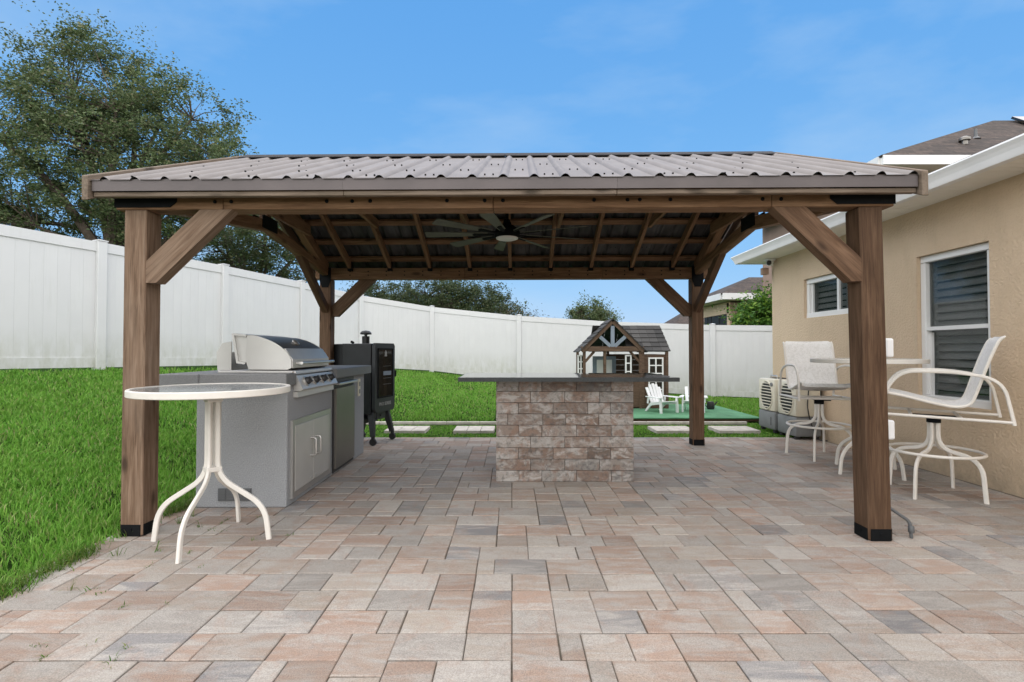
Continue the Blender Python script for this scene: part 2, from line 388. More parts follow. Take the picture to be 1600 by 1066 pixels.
def big_mesh(name, verts, faces_n, mat, smooth=False):
    """numpy mesh: verts (N,3), faces as (count, k) index array list"""
    me = bpy.data.meshes.new(name); tot = sum(len(f) for f in faces_n); loops = sum(f.size for f in faces_n)
    me.vertices.add(len(verts)); me.vertices.foreach_set('co', np.ascontiguousarray(verts, dtype=np.float32).ravel())
    me.loops.add(loops); me.polygons.add(tot)
    me.loops.foreach_set('vertex_index', np.concatenate([f.ravel() for f in faces_n]).astype(np.int32))
    ls = []; st = 0
    for f in faces_n:
        ls.append(st + np.arange(len(f)) * f.shape[1]); st += f.size
    me.polygons.foreach_set('loop_start', np.concatenate(ls).astype(np.int32))
    me.update(calc_edges=True); me.validate()
    me.materials.append(M(mat))
    if smooth: me.polygons.foreach_set('use_smooth', [True] * tot)
    return me

# ------------------------------------------------------------------ terrain and fence line
FENCE = np.array([(-9.4, -1.0, 1.0), (-8.5, 1.1, 1.0), (-7.7, 3.2, 1.0), (-6.85, 5.35, .99), (-5.97, 7.4, .965), (-5.25, 9.3, .94), (-4.62, 11.2, .90), (-3.86, 13.0, .80), (-2.29, 14.6, .64),
                  (0.2, 14.2, .36), (2.67, 13.7, .17), (5.13, 13.1, .05), (7.55, 12.55, .0)])
PATIO_X0, PATIO_Y1 = -2.66, 7.32
def terrain(x, y):
    x = np.asarray(x, float); y = np.asarray(y, float)
    best = np.full(x.shape, 1e9); zf = np.zeros(x.shape); side = np.zeros(x.shape)
    for a, b in zip(FENCE[:-1], FENCE[1:]):
        d = b[:2] - a[:2]; t_ = np.clip(((x - a[0]) * d[0] + (y - a[1]) * d[1]) / (d @ d), 0, 1)
        px, py = a[0] + d[0] * t_, a[1] + d[1] * t_; ds = np.hypot(x - px, y - py)
        cr = d[0] * (y - a[1]) - d[1] * (x - a[0])
        k = ds < best; best = np.where(k, ds, best); zf = np.where(k, a[2] + (b[2] - a[2]) * t_, zf); side = np.where(k, cr, side)
    dP = np.hypot(np.maximum(PATIO_X0 - x, 0), np.maximum(y - 8.6, 0))
    s = dP / (dP + best + 1e-6); s = np.where(side > 0, 1.0, s)
    z = zf * s
    inside_flat = (x >= PATIO_X0) & (y <= 8.6)
    return np.where(inside_flat, 0, z)
def Z(x, y): return float(terrain(np.array([x]), np.array([y]))[0])

# lawn sheet (with the ground out to the horizon)
gx = np.concatenate([[-900, -300, -100, -45, -25], np.arange(-15, 16.01, .25), [25, 45, 100, 300, 900]])
gy = np.concatenate([[-900, -300, -80, -20], np.arange(-6, 22.01, .25), [30, 45, 100, 300, 900]])
GX, GY = np.meshgrid(gx, gy, indexing='ij')
GZ = terrain(GX, GY) - .03
GZ += np.where((GX < PATIO_X0 - .1) | (GY > 7.5), .012 * np.sin(GX * 5.1 + 1.3 * GY) * np.sin(GY * 4.3), 0)
# far ground falls gently back to level zero
far = np.clip((np.hypot(GX, GY) - 25) / 60, 0, 1); GZ = GZ * (1 - far) - .1 * far
GZ = np.where((GX > PATIO_X0 - .02) & (GY < PATIO_Y1 + .02) & (GX < 13) & (GY > -6), -.10, GZ)
nx, ny = GX.shape; idx = np.arange(nx * ny).reshape(nx, ny)
q = np.stack([idx[:-1, :-1], idx[1:, :-1], idx[1:, 1:], idx[:-1, 1:]], -1).reshape(-1, 4)
lawn = link('lawn', big_mesh('lawn', np.stack([GX, GY, GZ], -1).reshape(-1, 3), [q], 'grass_soil', True)); tag(lawn, kind='structure')
tag(lawn, 'green lawn sloping up to the white fence'); 

# ------------------------------------------------------------------ patio: bedding sand and individual pavers
HX = 4.30                                                   # the house wall stands on this line
patio = obj('patio', MB().box((.82, 3.0, -.056), (7.0, 8.64, .09)), 'gravel_joint'); tag(patio, kind='structure'); ROOT_MESH.add(patio)
U = .0985; PX0, PY0 = PATIO_X0, .28
NXc = int((HX + .02 - PX0) / U); NYc = int((PATIO_Y1 - PY0) / U)
cells = []
# interlocking modules four units deep: (width, [(dx, dy, w, h) ...], weight)
MODS = [(2, [(0, 0, 2, 2), (0, 2, 2, 2)], 3), (2, [(0, 0, 2, 3), (0, 3, 2, 1)], 2), (2, [(0, 0, 2, 1), (0, 1, 2, 3)], 2), (3, [(0, 0, 3, 2), (0, 2, 3, 2)], 2),
        (3, [(0, 0, 3, 2), (0, 2, 1, 2), (1, 2, 2, 2)], 2.5), (3, [(0, 0, 2, 2), (2, 0, 1, 2), (0, 2, 3, 2)], 2.5), (5, [(0, 0, 3, 2), (3, 0, 2, 2), (0, 2, 2, 2), (2, 2, 3, 2)], 5),
        (5, [(0, 0, 2, 2), (2, 0, 3, 2), (0, 2, 3, 2), (3, 2, 2, 2)], 5), (4, [(0, 0, 2, 3), (2, 0, 2, 2), (0, 3, 2, 1), (2, 2, 2, 2)], 3), (4, [(0, 0, 1, 2), (1, 0, 3, 2), (0, 2, 2, 2), (2, 2, 2, 2)], 4),
        (7, [(0, 0, 2, 2), (2, 0, 3, 2), (5, 0, 2, 2), (0, 2, 3, 2), (3, 2, 1, 2), (4, 2, 3, 2)], 5), (3, [(0, 0, 2, 4), (2, 0, 1, 2), (2, 2, 1, 2)], .5), (1, [(0, 0, 1, 2), (0, 2, 1, 2)], .4)]
j = 0
while j < NYc:
    i = 0
    while i < NXc:
        fit = [m for m in MODS if m[0] <= NXc - i]
        m_ = random.choices(fit, [m[2] for m in fit])[0]
        flip = random.random() < .5
        for dx, dy, w_, h_ in m_[1]:
            yy = j + (4 - dy - h_ if flip else dy)
            if yy < NYc: cells.append((i + dx, yy, w_, min(h_, NYc - yy)))
        i += m_[0]
    j += 4
def paver_geo(x0, x1, y0, y1, top, tilt):
    c = .0042; b = -.05
    zz = lambda x, y: top + tilt[0] * (x - (x0 + x1) / 2) + tilt[1] * (y - (y0 + y1) / 2)
    vs = [(x0, y0, b), (x1, y0, b), (x1, y1, b), (x0, y1, b)]
    vs += [(x, y, zz(x, y) - c * .8) for x, y in ((x0, y0), (x1, y0), (x1, y1), (x0, y1))]
    vs += [(x, y, zz(x, y)) for x, y in ((x0 + c, y0 + c), (x1 - c, y0 + c), (x1 - c, y1 - c), (x0 + c, y1 - c))]
    fs = [(8, 9, 10, 11)]
    for k in range(4):
        n_ = (k + 1) % 4; fs += [(k, n_, 4 + n_, 4 + k), (4 + k, 4 + n_, 8 + n_, 8 + k)]
    return vs, fs
def px_area(x0, x1, y0, y1):
    y0c = max(y0, 1.85)
    if y1 <= y0c: return 0
    xa, xb = sorted((800 + 800 * x / (y0c)) for x in (x0, x1)); xa2 = max(0, xa); xb2 = min(1600, xb)
    if xb2 <= xa2: return 0
    return (xb2 - xa2) * 800 * CAMZ * (1 / y0c - 1 / y1)
pv = []
for (i, j, w_, h_) in cells:
    g = .0024
    x0, x1 = PX0 + i * U + g, PX0 + (i + w_) * U - g; y0, y1 = PY0 + j * U + g, PY0 + (j + h_) * U - g
    jit = lambda: random.uniform(-.0018, .0018)
    geo = paver_geo(x0 + jit(), x1 + jit(), y0 + jit(), y1 + jit(), random.uniform(-.002, .002), (random.uniform(-.008, .008), random.uniform(-.008, .008)))
    pv.append((px_area(x0, x1, y0, y1), geo, (x0, y0)))
pv.sort(key=lambda a: -a[0])
def free_of_island(p): return not (-.2 < p[0] < 1.2 and 4.75 < p[1] < 5.6) and not (p[0] < -1.8 and p[1] > 4.1)
singles = [p for p in pv if free_of_island(p[2])][:300]; sid = set(id(p) for p in singles)
for a_, (vs, fs), _ in singles: obj('paver', MB().add(vs, fs), 'paver_stone', patio)
rest = MB()
for p in pv:
    if id(p) not in sid: rest.add(*p[1])
tag(obj('small_pavers', rest, 'paver_stone', patio), kind='stuff')
# soldier course of pavers along the lawn edge
# stepping slabs and the pale edging strip on the grass behind the patio
slab_pos = [(-1.62, 7.98), (-.58, 7.98), (2.48, 7.98), (3.44, 7.98)]
for k, (x, y) in enumerate(slab_pos):
    t = thing('stepping_slab', (x, y, 0), random.uniform(-.02, .02),
              ['pale stepping slab in the grass behind the black smoker', 'pale stepping slab in the grass left of the stone bar', 'pale stepping slab in the grass left of the rear right post',
               'pale stepping slab in the grass just right of the rear right post'][k], 'paving slab', 'stepping slabs in the grass strip')
    for s in (-1, 0, 1):
        obj('paver', MB().add(*paver_geo(-.1 + s * .207, .1 + s * .207, -.24, .24, .022, (0, 0))), 'concrete', t)
edge = thing('edging_strip', (.6, 8.62, 0), 0, 'thin pale concrete edging strip running across the grass in front of the deck', 'edging')
for k in range(12): obj('edging_block', MB().box((-3.1 + k * .56, 0, .01), (.555, .06, .05), bev=.006), 'concrete', edge)

# ------------------------------------------------------------------ grass blades (stuff)
def blade_mesh(name, X, Y, H, W, mat, lean=.5, z=None):
    n = len(X); zb = terrain(X, Y) - .03 if z is None else z
    a = rng.uniform(0, 2 * np.pi, n); l = rng.uniform(.1, lean, n) * H; b = rng.uniform(0, 2 * np.pi, n)
    dx, dy = np.cos(a) * l, np.sin(a) * l; wx, wy = np.cos(b) * W / 2, np.sin(b) * W / 2
    P = np.empty((n, 5, 3))
    P[:, 0] = np.stack([X - wx, Y - wy, zb], -1); P[:, 1] = np.stack([X + wx, Y + wy, zb], -1)
    P[:, 2] = np.stack([X + wx * .8 + dx * .35, Y + wy * .8 + dy * .35, zb + H * .6], -1); P[:, 3] = np.stack([X - wx * .8 + dx * .35, Y - wy * .8 + dy * .35, zb + H * .6], -1)
    P[:, 4] = np.stack([X + dx, Y + dy, zb + H * (1 - .25 * (l / H) ** 2)], -1)
    i0 = np.arange(n)[:, None] * 5
    return big_mesh(name, P.reshape(-1, 3), [i0 + np.array([[0, 1, 2, 3]]), i0 + np.array([[3, 2, 4]])], mat)
def inside_yard(X, Y):
    ok = np.ones(X.shape, bool)
    for a, b in zip(FENCE[:-1], FENCE[1:]):
        d = b[:2] - a[:2]; t_ = ((X - a[0]) * d[0] + (Y - a[1]) * d[1]) / (d @ d)
        cr = d[0] * (Y - a[1]) - d[1] * (X - a[0]); ok &= ~((cr > -.05) & (t_ > -.15) & (t_ < 1.15))
    return ok
def on_lawn(X, Y):
    e = .05 * np.sin(Y * 3.1) + .04 * np.sin(Y * 7.7 + 1) + .02 * np.sin(Y * 17)
    rag = rng.uniform(0, .10, X.shape)
    patio_ = (X > PATIO_X0 + .13 + e - rag) & (Y < PATIO_Y1 + .03 * np.sin(X * 5) + .02 - rag * .4)
    deck = (X > -.3) & (X < 4.33) & (Y > 8.83) & (Y < 11.1)
    slab = np.zeros(X.shape, bool)
    for sx, sy in slab_pos: slab |= (abs(X - sx) < .33) & (abs(Y - sy) < .25)
    edge_ = (abs(Y - 8.62) < .025) & (X > -2.8) & (X < 4)
    house_ = (X > HX - .02) & (Y < 8.5)
    kit = (X > -2.66) & (X < -1.7) & (Y > 3.9) & (Y < 6.3)
    return inside_yard(X, Y) & ~(patio_ | deck | slab | edge_ | house_ | kit)
def scatter(n, x0, x1, y0, y1, dens):
    X = rng.uniform(x0, x1, n); Y = rng.uniform(y0, y1, n); k = rng.uniform(0, 1, n) < dens(X, Y); X, Y = X[k], Y[k]
    vis = (np.abs(X) < Y * 1.03 + .9) & on_lawn(X, Y); return X[vis], Y[vis]
def thin(X, Y): return .62 + .38 * np.sin(X * 2.3 + 1.7 * np.sin(Y * 1.9)) * np.sin(Y * 2.9 + 1.3 * np.sin(X * 2.2))
def clumpy(X, Y): return .55 + .45 * np.sin(X * 9 + 2 * np.sin(Y * 7)) * np.sin(Y * 8 + 2 * np.sin(X * 6))
X1, Y1 = scatter(560000, -7.2, -2.4, 1.4, 7.6, lambda X, Y: np.clip(3.4 / np.hypot(X, Y), .25, 1) ** 1.3 * np.clip(thin(X, Y), .3, 1))
H1 = rng.uniform(.022, .075, len(X1))  * (.75 + .5 * clumpy(X1, Y1)); H1 *= np.where(X1 > -2.95, 1.25, 1.0)
X2, Y2 = scatter(420000, -6.6, 7.5, 7.2, 14.7, lambda X, Y: np.clip(8.5 / Y, .3, 1) ** 1.5 * np.clip(thin(X, Y), .4, 1))
H2 = rng.uniform(.022, .06, len(X2)) * (.7 + .5 * clumpy(X2, Y2))
strip = (Y2 < 8.85) & (X2 > -2.6); H2 = np.where(strip, H2 * .5, H2)
near_f = (X2 > 4.3) & (Y2 > 8.8); H2 = np.where(near_f, H2 * 1.35, H2)
Xg, Yg, Hg = np.concatenate([X1, X2]), np.concatenate([Y1, Y2]), np.concatenate([H1, H2])
Wg = rng.uniform(.004, .007, len(Xg)) * np.clip(np.hypot(Xg, Yg) / 3.6, 1, 2.6)
grass = link('grass', blade_mesh('grass', Xg, Yg, Hg, Wg, 'grass_blade', .8)); tag(grass, 'thick green lawn grass beside and behind the patio', 'grass', kind='stuff')
# straggling runners and weeds at the patio edge
n = 9500; Xw = PATIO_X0 + .12 + np.abs(rng.normal(0, .05, n)) - .06; Yw = rng.uniform(1.9, 6.5, n); k = (np.sin(Yw * 5) + np.sin(Yw * 13) > rng.uniform(-1.2, 1.6, n)); Xw, Yw = Xw[k], Yw[k]
tx = rng.uniform(-2.5, -1.5, 26); ty = rng.uniform(2.0, 3.9, 26); tx = PATIO_X0 + np.round((tx - PATIO_X0) / U) * U; ty = np.where(rng.uniform(0, 1, 26) < .5, ty, PY0 + np.round((ty - PY0) / U) * U)
Xw = np.concatenate([Xw, np.repeat(tx, 9) + rng.normal(0, .012, 26 * 9)]); Yw = np.concatenate([Yw, np.repeat(ty, 9) + rng.normal(0, .012, 26 * 9)])
weeds = link('weeds', blade_mesh('weeds', Xw, Yw, np.where(Xw > PATIO_X0 + .5, rng.uniform(.012, .035, len(Xw)), rng.uniform(.02, .10, len(Xw))), rng.uniform(.003, .006, len(Xw)), 'weed_blade', 1.6, np.full(len(Xw), -.01)))
tag(weeds, 'straggling weeds and runners growing over the left edge of the pavers', 'weeds', kind='stuff')
#@@PART2@@
# ------------------------------------------------------------------ white vinyl fence
FH = 1.83
fence = thing('vinyl_fence', (0, 0, 0), 0, 'long white vinyl privacy fence curving round the sloping lawn behind the pavilion', 'fence')
for a, b in zip(FENCE[:-1], FENCE[1:]):
    a, b = Vector(a), Vector(b); d = (b - a); ln = Vector((d.x, d.y, 0)).length; u = Vector((d.x, d.y, 0)).normalized(); sl = d.z / ln
    nrm = Vector((-u.y, u.x, 0)); m = Matrix((u, nrm, Vector((0, 0, 1)))).transposed().to_4x4(); m.translation = a
    def raked(s0, s1, z0, z1, th, chamfer=0):
        mb = MB(); h = th / 2; c = chamfer
        prof = [(s0, 0 if c else -h), (s0 + c, -h), (s1 - c, -h), (s1, 0 if c else -h), (s1 - c, h), (s0 + c, h)] if c else [(s0, -h), (s1, -h), (s1, h), (s0, h)]
        vs = [(s, y, z0 + s * sl) for s, y in prof] + [(s, y, z1 + s * sl) for s, y in prof]; k = len(prof)
        return mb.add(vs, [tuple(range(k))[::-1], tuple(range(k, 2 * k))] + [(i, (i + 1) % k, k + (i + 1) % k, k + i) for i in range(k)])
    g = .062
    obj('top_rail', raked(g, ln - g, FH - .14, FH, .05), 'white_vinyl', fence, m)
    obj('bottom_rail', raked(g, ln - g, .02, .16, .046), 'white_vinyl', fence, m)
    nb = max(3, round((ln - 2 * g) / .152)); w_ = (ln - 2 * g) / nb
    for i in range(nb):
        obj('board', raked(g + i * w_, g + (i + 1) * w_, .158, FH - .138, .022, .0004), 'white_vinyl', fence, m)
for i, p in enumerate(FENCE):
    x, y, z = p; a = FENCE[max(i - 1, 0)]; b = FENCE[min(i + 1, len(FENCE) - 1)]; an = math.atan2(b[1] - a[1], b[0] - a[0])
    m = Matrix.Translation((x, y, z)) @ Matrix.Rotation(an, 4, 'Z')
    po = obj('fence_post', MB().box((0, 0, .905), (.127, .127, 1.87), bev=.008), 'white_vinyl', fence, m)
    mb = MB().box((0, 0, 1.848), (.140, .140, .016), bev=.003); mb.add([(-.068, -.068, 1.857), (.068, -.068, 1.857), (.068, .068, 1.857), (-.068, .068, 1.857), (0, 0, 1.875)], [(0, 1, 4), (1, 2, 4), (2, 3, 4), (3, 0, 4)])
    obj('post_cap', mb, 'white_vinyl', po, m)

# ------------------------------------------------------------------ timber pavilion
pav = thing('pavilion', (-.05, 5.095, 0), R(-1.0), 'open timber pavilion with brown ribbed metal roof on four posts', 'pavilion')
PX, PY = 2.436, 1.66; BZ = 2.168; BH = .145
SL = .4515; RZ = 3.165; EY = 1.845           # roof top surface: z = RZ - SL*|y|
roofz = lambda y: RZ - SL * abs(y)
for sx in (-1, 1):
    for sy in (-1, 1):
        lean = .018 if (sx == 1 and sy == -1) else 0
        bar('post', (sx * PX + lean, sy * PY, .004), (sx * PX - lean, sy * PY, BZ - .001), .15, .15, 'wood_grey' if sx < 0 and sy < 0 else 'wood_dark' if sy < 0 else 'wood', pav, up=(0, 1, 0), bev=.007)
        ft = MB()
        for a_ in range(4):
            v = Matrix.Rotation(a_ * math.pi / 2, 3, 'Z')
            ft.box(Vector((sx * PX + lean, sy * PY, .04)) + v @ Vector((.0775, 0, 0)), (.006, .128, .075), rot=v)
            ft.box(Vector((sx * PX + lean, sy * PY, .045)) + v @ Vector((.082, 0, 0)), (.006, .018, .018), rot=v)
        obj('post_foot', ft, 'black_metal', pav)
# main beams: butted lengths front and back
def beam_run(y, cuts, mt):
    for a, b in zip(cuts[:-1], cuts[1:]):
        bar('beam', (a + .0015, y, BZ + BH / 2), (b - .0015, y, BZ + BH / 2), .14, BH, mt, pav, bev=.004)
beam_run(-PY - .004, [-2.57, -1.845, -.045, 1.78, 2.57], 'wood_warm'); beam_run(PY, [-2.57, -.6, 1.2, 2.57], 'wood_warm')
bolts = MB()
def bolt(x, y, z, ny, r=.013): bolts.lathe([(0, .006), (r * .7, .006), (r, .0), (r, -.003)], (x, y, z), 8, Matrix.Rotation(R(90) * (1 if ny < 0 else -1), 3, 'X'))
for x in (-1.9, -1.79, -1.15, -.98, -.86, -.35, -.10, .02, .62, .84, .92, 1.12, 1.72, 1.84): bolt(x, -PY - .0755, BZ + .05, -1)
for k in range(-9, 10):
    for dz in (.05, .10): bolt(k * .24 + .05, PY - .0715, BZ + dz, -1, .009)
obj('bolt_heads', bolts, 'black_metal', pav); bpy.data.objects['bolt_heads']['kind'] = 'stuff'
# black corner plates on the beam ends
for sx in (-1, 1):
    for sy in (-1, 1):
        yf = -PY - .004 - .0735 if sy < 0 else PY + .0735
        poly = [(sx * 2.575, BZ + .014), (sx * 2.20, BZ + .014), (sx * 2.155, BZ + .05), (sx * 2.155, BZ + .137), (sx * 2.575, BZ + .137)]
        obj('corner_plate', MB().prism(poly, yf - .003, yf + .003), 'black_metal', pav)
        yi = sy * PY - sy * .0785
        poly = [(sx * PX - .075, BZ + .15), (sx * PX + .075, BZ + .15), (sx * PX + .075, BZ - .02), (sx * PX + .04, BZ - .11), (sx * PX - .04, BZ - .11), (sx * PX - .075, BZ - .02)]
        if sy > 0: obj('corner_plate', MB().prism(poly, yi - .003, yi + .003), 'black_metal', pav)
# knee braces: along the front and back beams, and along the sides
for sx in (-1, 1):
    for sy in (-1, 1):
        xi = sx * (PX - .075); y0 = sy * PY
        poly = [(xi, BZ - .49), (xi - sx * .07, BZ - .49), (xi - sx * .575, BZ - .001), (xi - sx * .36, BZ - .001), (xi, BZ - .345)]
        yc = y0 - sy * (-.02 if sy < 0 else .02)
        c = Vector((xi - sx * .25, 0, BZ - .22)); ang = math.atan2(.489, -sx * .505)
        rot = Matrix.Rotation(-ang, 4, 'Y')
        lp = [(rot.inverted() @ (Vector((p[0], 0, p[1])) - c)) for p in poly]
        mb = MB().prism([(p.x, p.z) for p in lp], -.045, .045)
        obj('knee_brace', mb, 'wood_grey' if sx < 0 and sy < 0 else 'wood', pav, Matrix.Translation((c.x, y0 + (-.028 if sy < 0 else .02), c.z)) @ rot)
        yi = sy * (PY - .075)
        bar('knee_brace', (sx * PX, yi + sy * .06, BZ - .43), (sx * PX, yi - sy * .80, BZ + .19), .08, .095, 'wood', pav, bev=.004)
# gable trusses over the posts: two rising ties joined by a black plate, collar, end rafters
for sx in (-1, 1):
    X = sx * PX
    for sy in (-1, 1):
        bar('tie_beam', (X, sy * (PY - .072), BZ + .10), (X, -sy * (.10 if sy > 0 else -.012), BZ + .10 + 0.135 * (PY - .072 + (.10 if sy > 0 else -.012))), .09, .115, 'wood_warm', pav, bev=.02 if sy > 0 else .004)
        bar('end_rafter', (X, sy * (PY - .076), roofz(PY - .076) - .135), (X, sy * .02, roofz(.02) - .135), .088, .13, 'wood_warm', pav)
    bar('collar_tie', (X - sx * .085, -.86, 2.64), (X - sx * .085, .86, 2.64), .04, .13, 'wood_warm', pav)
    for s2 in (-1, 1):
        obj('joint_plate', MB().box((X + s2 * .049, 0, 2.50), (.008, .30, .13)), 'black_metal', pav)
    obj('king_post', MB().box((X, 0, 2.75), (.085, .085, .38), bev=.004), 'wood', pav)
# ridge, rafters, collars, purlins
bar('ridge_beam', (-2.6, 0, RZ - .16), (2.6, 0, RZ - .16), .045, .18, 'wood_warm', pav)
for k in range(-4, 5):
    x = k * .525
    for sy in (-1, 1):
        bar('rafter', (x, sy * (PY - .074), roofz(PY - .074) - .115), (x, sy * .025, roofz(.025) - .115), .042, .10, 'wood_warm', pav)
        hb = MB().box((x, sy * (PY - .095), roofz(PY - .095) - .13), (.055, .05, .12)); obj('rafter_hanger', hb, 'black_metal', pav)
    if k in (-3, -1, 1, 3):
        bar('collar_tie', (x + .045, -.8, 2.69), (x + .045, .8, 2.69), .04, .10, 'wood_warm', pav)
for y in (.42, .88, 1.22, 1.56):
    for sy in (-1, 1):
        bar('purlin', (-2.6, sy * y, roofz(y) - .032), (2.6, sy * y, roofz(y) - .032), .085, .036, 'wood_warm', pav, up=(0, sy * SL, 1))
for sy in (-1, 1):
    for a, b in ((-2.63, -1.0), (-1.0, .75), (.75, 2.63)):
        bar('eave_board', (a + .001, sy * (EY - .022), 2.238), (b - .001, sy * (EY - .022), 2.238), .04, .031, 'wood_pale', pav)
        f0 = a + .0005; f1 = b - .0005
        fp = [(sy * (EY + .002), 2.256), (sy * (EY + .012), 2.256), (sy * (EY + .012), roofz(EY) + .0), (sy * (EY - .05), roofz(EY - .05) - .004), (sy * (EY - .05), roofz(EY - .05) - .01), (sy * (EY + .002), roofz(EY) - .010)]
        obj('eave_flashing', MB().prism([(p[0], p[1]) for p in fp], f0, f1, 'x'), 'trim_metal', pav)
for sx in (-1, 1):
    for sy in (-1, 1):
        bar('barge_board', (sx * 2.658, sy * (EY + .035), roofz(EY + .035) - .045), (sx * 2.658, sy * .003, roofz(.003) - .045), .04, .145, 'wood_pale', pav, cut0=SL, cut1=SL)
# ribbed roof sheets, five ribs each
PITCH = .1975
def rib_profile(n_):
    pts = [(0, 0)]
    for i in range(n_):
        c = (i + .5) * PITCH
        pts += [(c - .032, 0), (c - .024, .009), (c - .012, .019), (c, .022), (c + .012, .019), (c + .024, .009), (c + .032, 0)]
    return pts + [(n_ * PITCH + .012, .001)]
x = -2.64
sheets = [5, 5, 5, 5, 5, 2]
for i, nr in enumerate(sheets):
    pr = rib_profile(nr)
    pr = [(min(x + u, 2.634), h) for u, h in pr]
    for sy in (-1, 1):
        cs = math.cos(math.atan(SL)); sn = math.sin(math.atan(SL)); vs = []
        lift = .0012 * i
        for yy in (.02, EY + .02):
            for u, h in pr: vs.append((u, sy * (yy + (h + lift) * sn), roofz(yy) + (h + lift) * cs))
        n_ = len(pr); fl = [(k, k + 1, n_ + k + 1, n_ + k) for k in range(n_ - 1)]
        if sy > 0: fl = fl
        else: fl = [f[::-1] for f in fl]
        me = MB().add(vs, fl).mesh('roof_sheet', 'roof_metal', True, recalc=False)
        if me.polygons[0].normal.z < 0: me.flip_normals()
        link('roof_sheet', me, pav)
    x += nr * PITCH
scr = MB()
for r, yy in enumerate((.45, .95, 1.4, 1.72)):
    for k in range(26):
        for sy in (-1, 1):
            u = -2.64 + (k + .14 + .72 * ((k + r) % 2)) * PITCH
            scr.box((u, sy * (yy + .003), roofz(yy) + .006), (.010, .010, .010))
tag(obj('roof_screws', scr, 'black_metal', pav), kind='stuff')
for a, b in ((-2.63, -.02), (-.017, 2.63)):
    cap = [(-.15, roofz(.15) + .022), (-.15, roofz(.15) + .030), (0, RZ + .042), (.15, roofz(.15) + .030), (.15, roofz(.15) + .022), (0, RZ + .034)]
    obj('ridge_cap', MB().prism(cap, a, b, 'x'), 'ridge_metal', pav)

# ceiling fan hanging from the ridge
fan = thing('ceiling_fan', (-.05, 5.10, 2.335), R(6), 'black ceiling fan with nine grey green blades and round light, under the pavilion roof', 'ceiling fan')
obj('light_disc', MB().lathe([(0, 0), (.085, .0), (.108, .008), (.112, .018), (.112, .022)], n=32), 'lamp_diffuser', fan, smooth=True)
obj('motor_housing', MB().lathe([(.122, .018), (.128, .03), (.13, .075), (.11, .11), (.07, .135), (.05, .15), (0, .15)], n=32), 'black_metal', fan, smooth=True)
obj('downrod', MB().lathe([(.017, .14), (.017, .52)], n=12).lathe([(.045, .15), (.03, .20), (.017, .21)], n=16), 'black_metal', fan, smooth=True)
obj('ceiling_canopy', MB().lathe([(.03, .50), (.07, .52), (.08, .60), (.08, .64)], n=24), 'black_metal', fan, smooth=True)
for k in range(9):
    rot = Matrix.Rotation(k * 2 * math.pi / 9 + .2, 4, 'Z') @ Matrix.Rotation(R(14), 4, 'X')
    poly = [(.19, -.03), (.80, -.058), (.82, -.045), (.82, .045), (.80, .058), (.19, .03)]
    b_ = obj('fan_blade', MB().prism(poly, -.004, .004, 'z'), 'fan_blade', fan, Matrix.Translation((0, 0, .06)) @ rot)
    obj('blade_bracket', MB().prism([(.10, -.012), (.33, -.022), (.345, 0), (.33, .022), (.10, .012)], -.012, -.004, 'z'), 'black_metal', b_, Matrix.Translation((0, 0, .06)) @ rot)

# outlets and conduit on the front right post
for k, (z, l_) in enumerate(((1.245, 'upper white weatherproof outlet box on the outer side of the front right post'), (.70, 'lower white weatherproof outlet box on the outer side of the front right post'))):
    t = thing('outlet_box', (2.475, 3.44, z), R(-1), l_, 'outlet box', 'outlet boxes on the pavilion post')
    obj('back_plate', MB().box((.004, 0, 0), (.008, .085, .135), bev=.002), 'dark_plastic', t)
    obj('cover', MB().box((.036, 0, 0), (.056, .08, .128), bev=.012), 'white_plastic', t)
t = thing('conduit', (2.47, 3.43, 0), 0, 'grey bent electrical conduit between the foot of the front right post and the pavers', 'conduit')
obj('pipe', MB().tube(cat_rom([(.0, .0, .24), (.02, -.0, .20), (.08, -.03, .15), (.135, -.05, .10), (.145, -.055, .0)], 6), .0105, 10), 'pipe_grey', t, smooth=True)
obj('coupling', MB().lathe([(.014, .035), (.018, .04), (.018, .075), (.014, .08)], (.144, -.055, 0), 12), 'pipe_grey', t, smooth=True)

# ------------------------------------------------------------------ stone bar
bar_t = thing('stone_bar', (.495, 5.13, 0), 0, 'bar built of mottled brown stone blocks with wide glossy dark granite top', 'bar counter')
bw, bd, ch = 1.29, .64, .1055
obj('core', MB().box((0, 0, .47), (bw - .12, bd - .12, .93)), 'gravel_joint', bar_t)
def course(ln, k):
    a = [.325, .32, .325, .32] if k % 2 else [.215, .215, .325, .325, .21]
    if k % 4 == 2: a = a[::-1]
    if k % 3 == 2 and k % 2: a = [.11, .33, .215, .31, .325]
    s = sum(a); return [q * ln / s for q in a]
for k in range(9):
    z0 = k * ch; off = 0
    for side in range(4):
        ln = bw if side % 2 == 0 else bd - .192
        x = -ln / 2
        for w_ in (course(ln, k) if side % 2 == 0 else [ln * .5] * 2 if k % 2 else [ln * .25, ln * .5, ln * .25]):
            dp = .095; rot = Matrix.Rotation(side * math.pi / 2, 4, 'Z'); yo = -(bd / 2 if side % 2 == 0 else bw / 2) + dp / 2 + random.uniform(-.0015, .0015)
            mb = MB().box((0, 0, 0), (w_ - .003, dp, ch - .003), bev=.0035)
            obj('stone_block', mb, 'bar_stone', bar_t, rot @ Matrix.Translation((x + w_ / 2, yo, z0 + ch / 2)))
            x += w_
cx0, cx1, cy0, cy1 = -.495 - .477, 1.0, -.54, .40
top = obj('granite_top', MB().box(((cx0 + cx1) / 2, (cy0 + cy1) / 2, .972), (cx1 - cx0, cy1 - cy0, .028), bev=.003), 'granite', bar_t)
ed = MB()
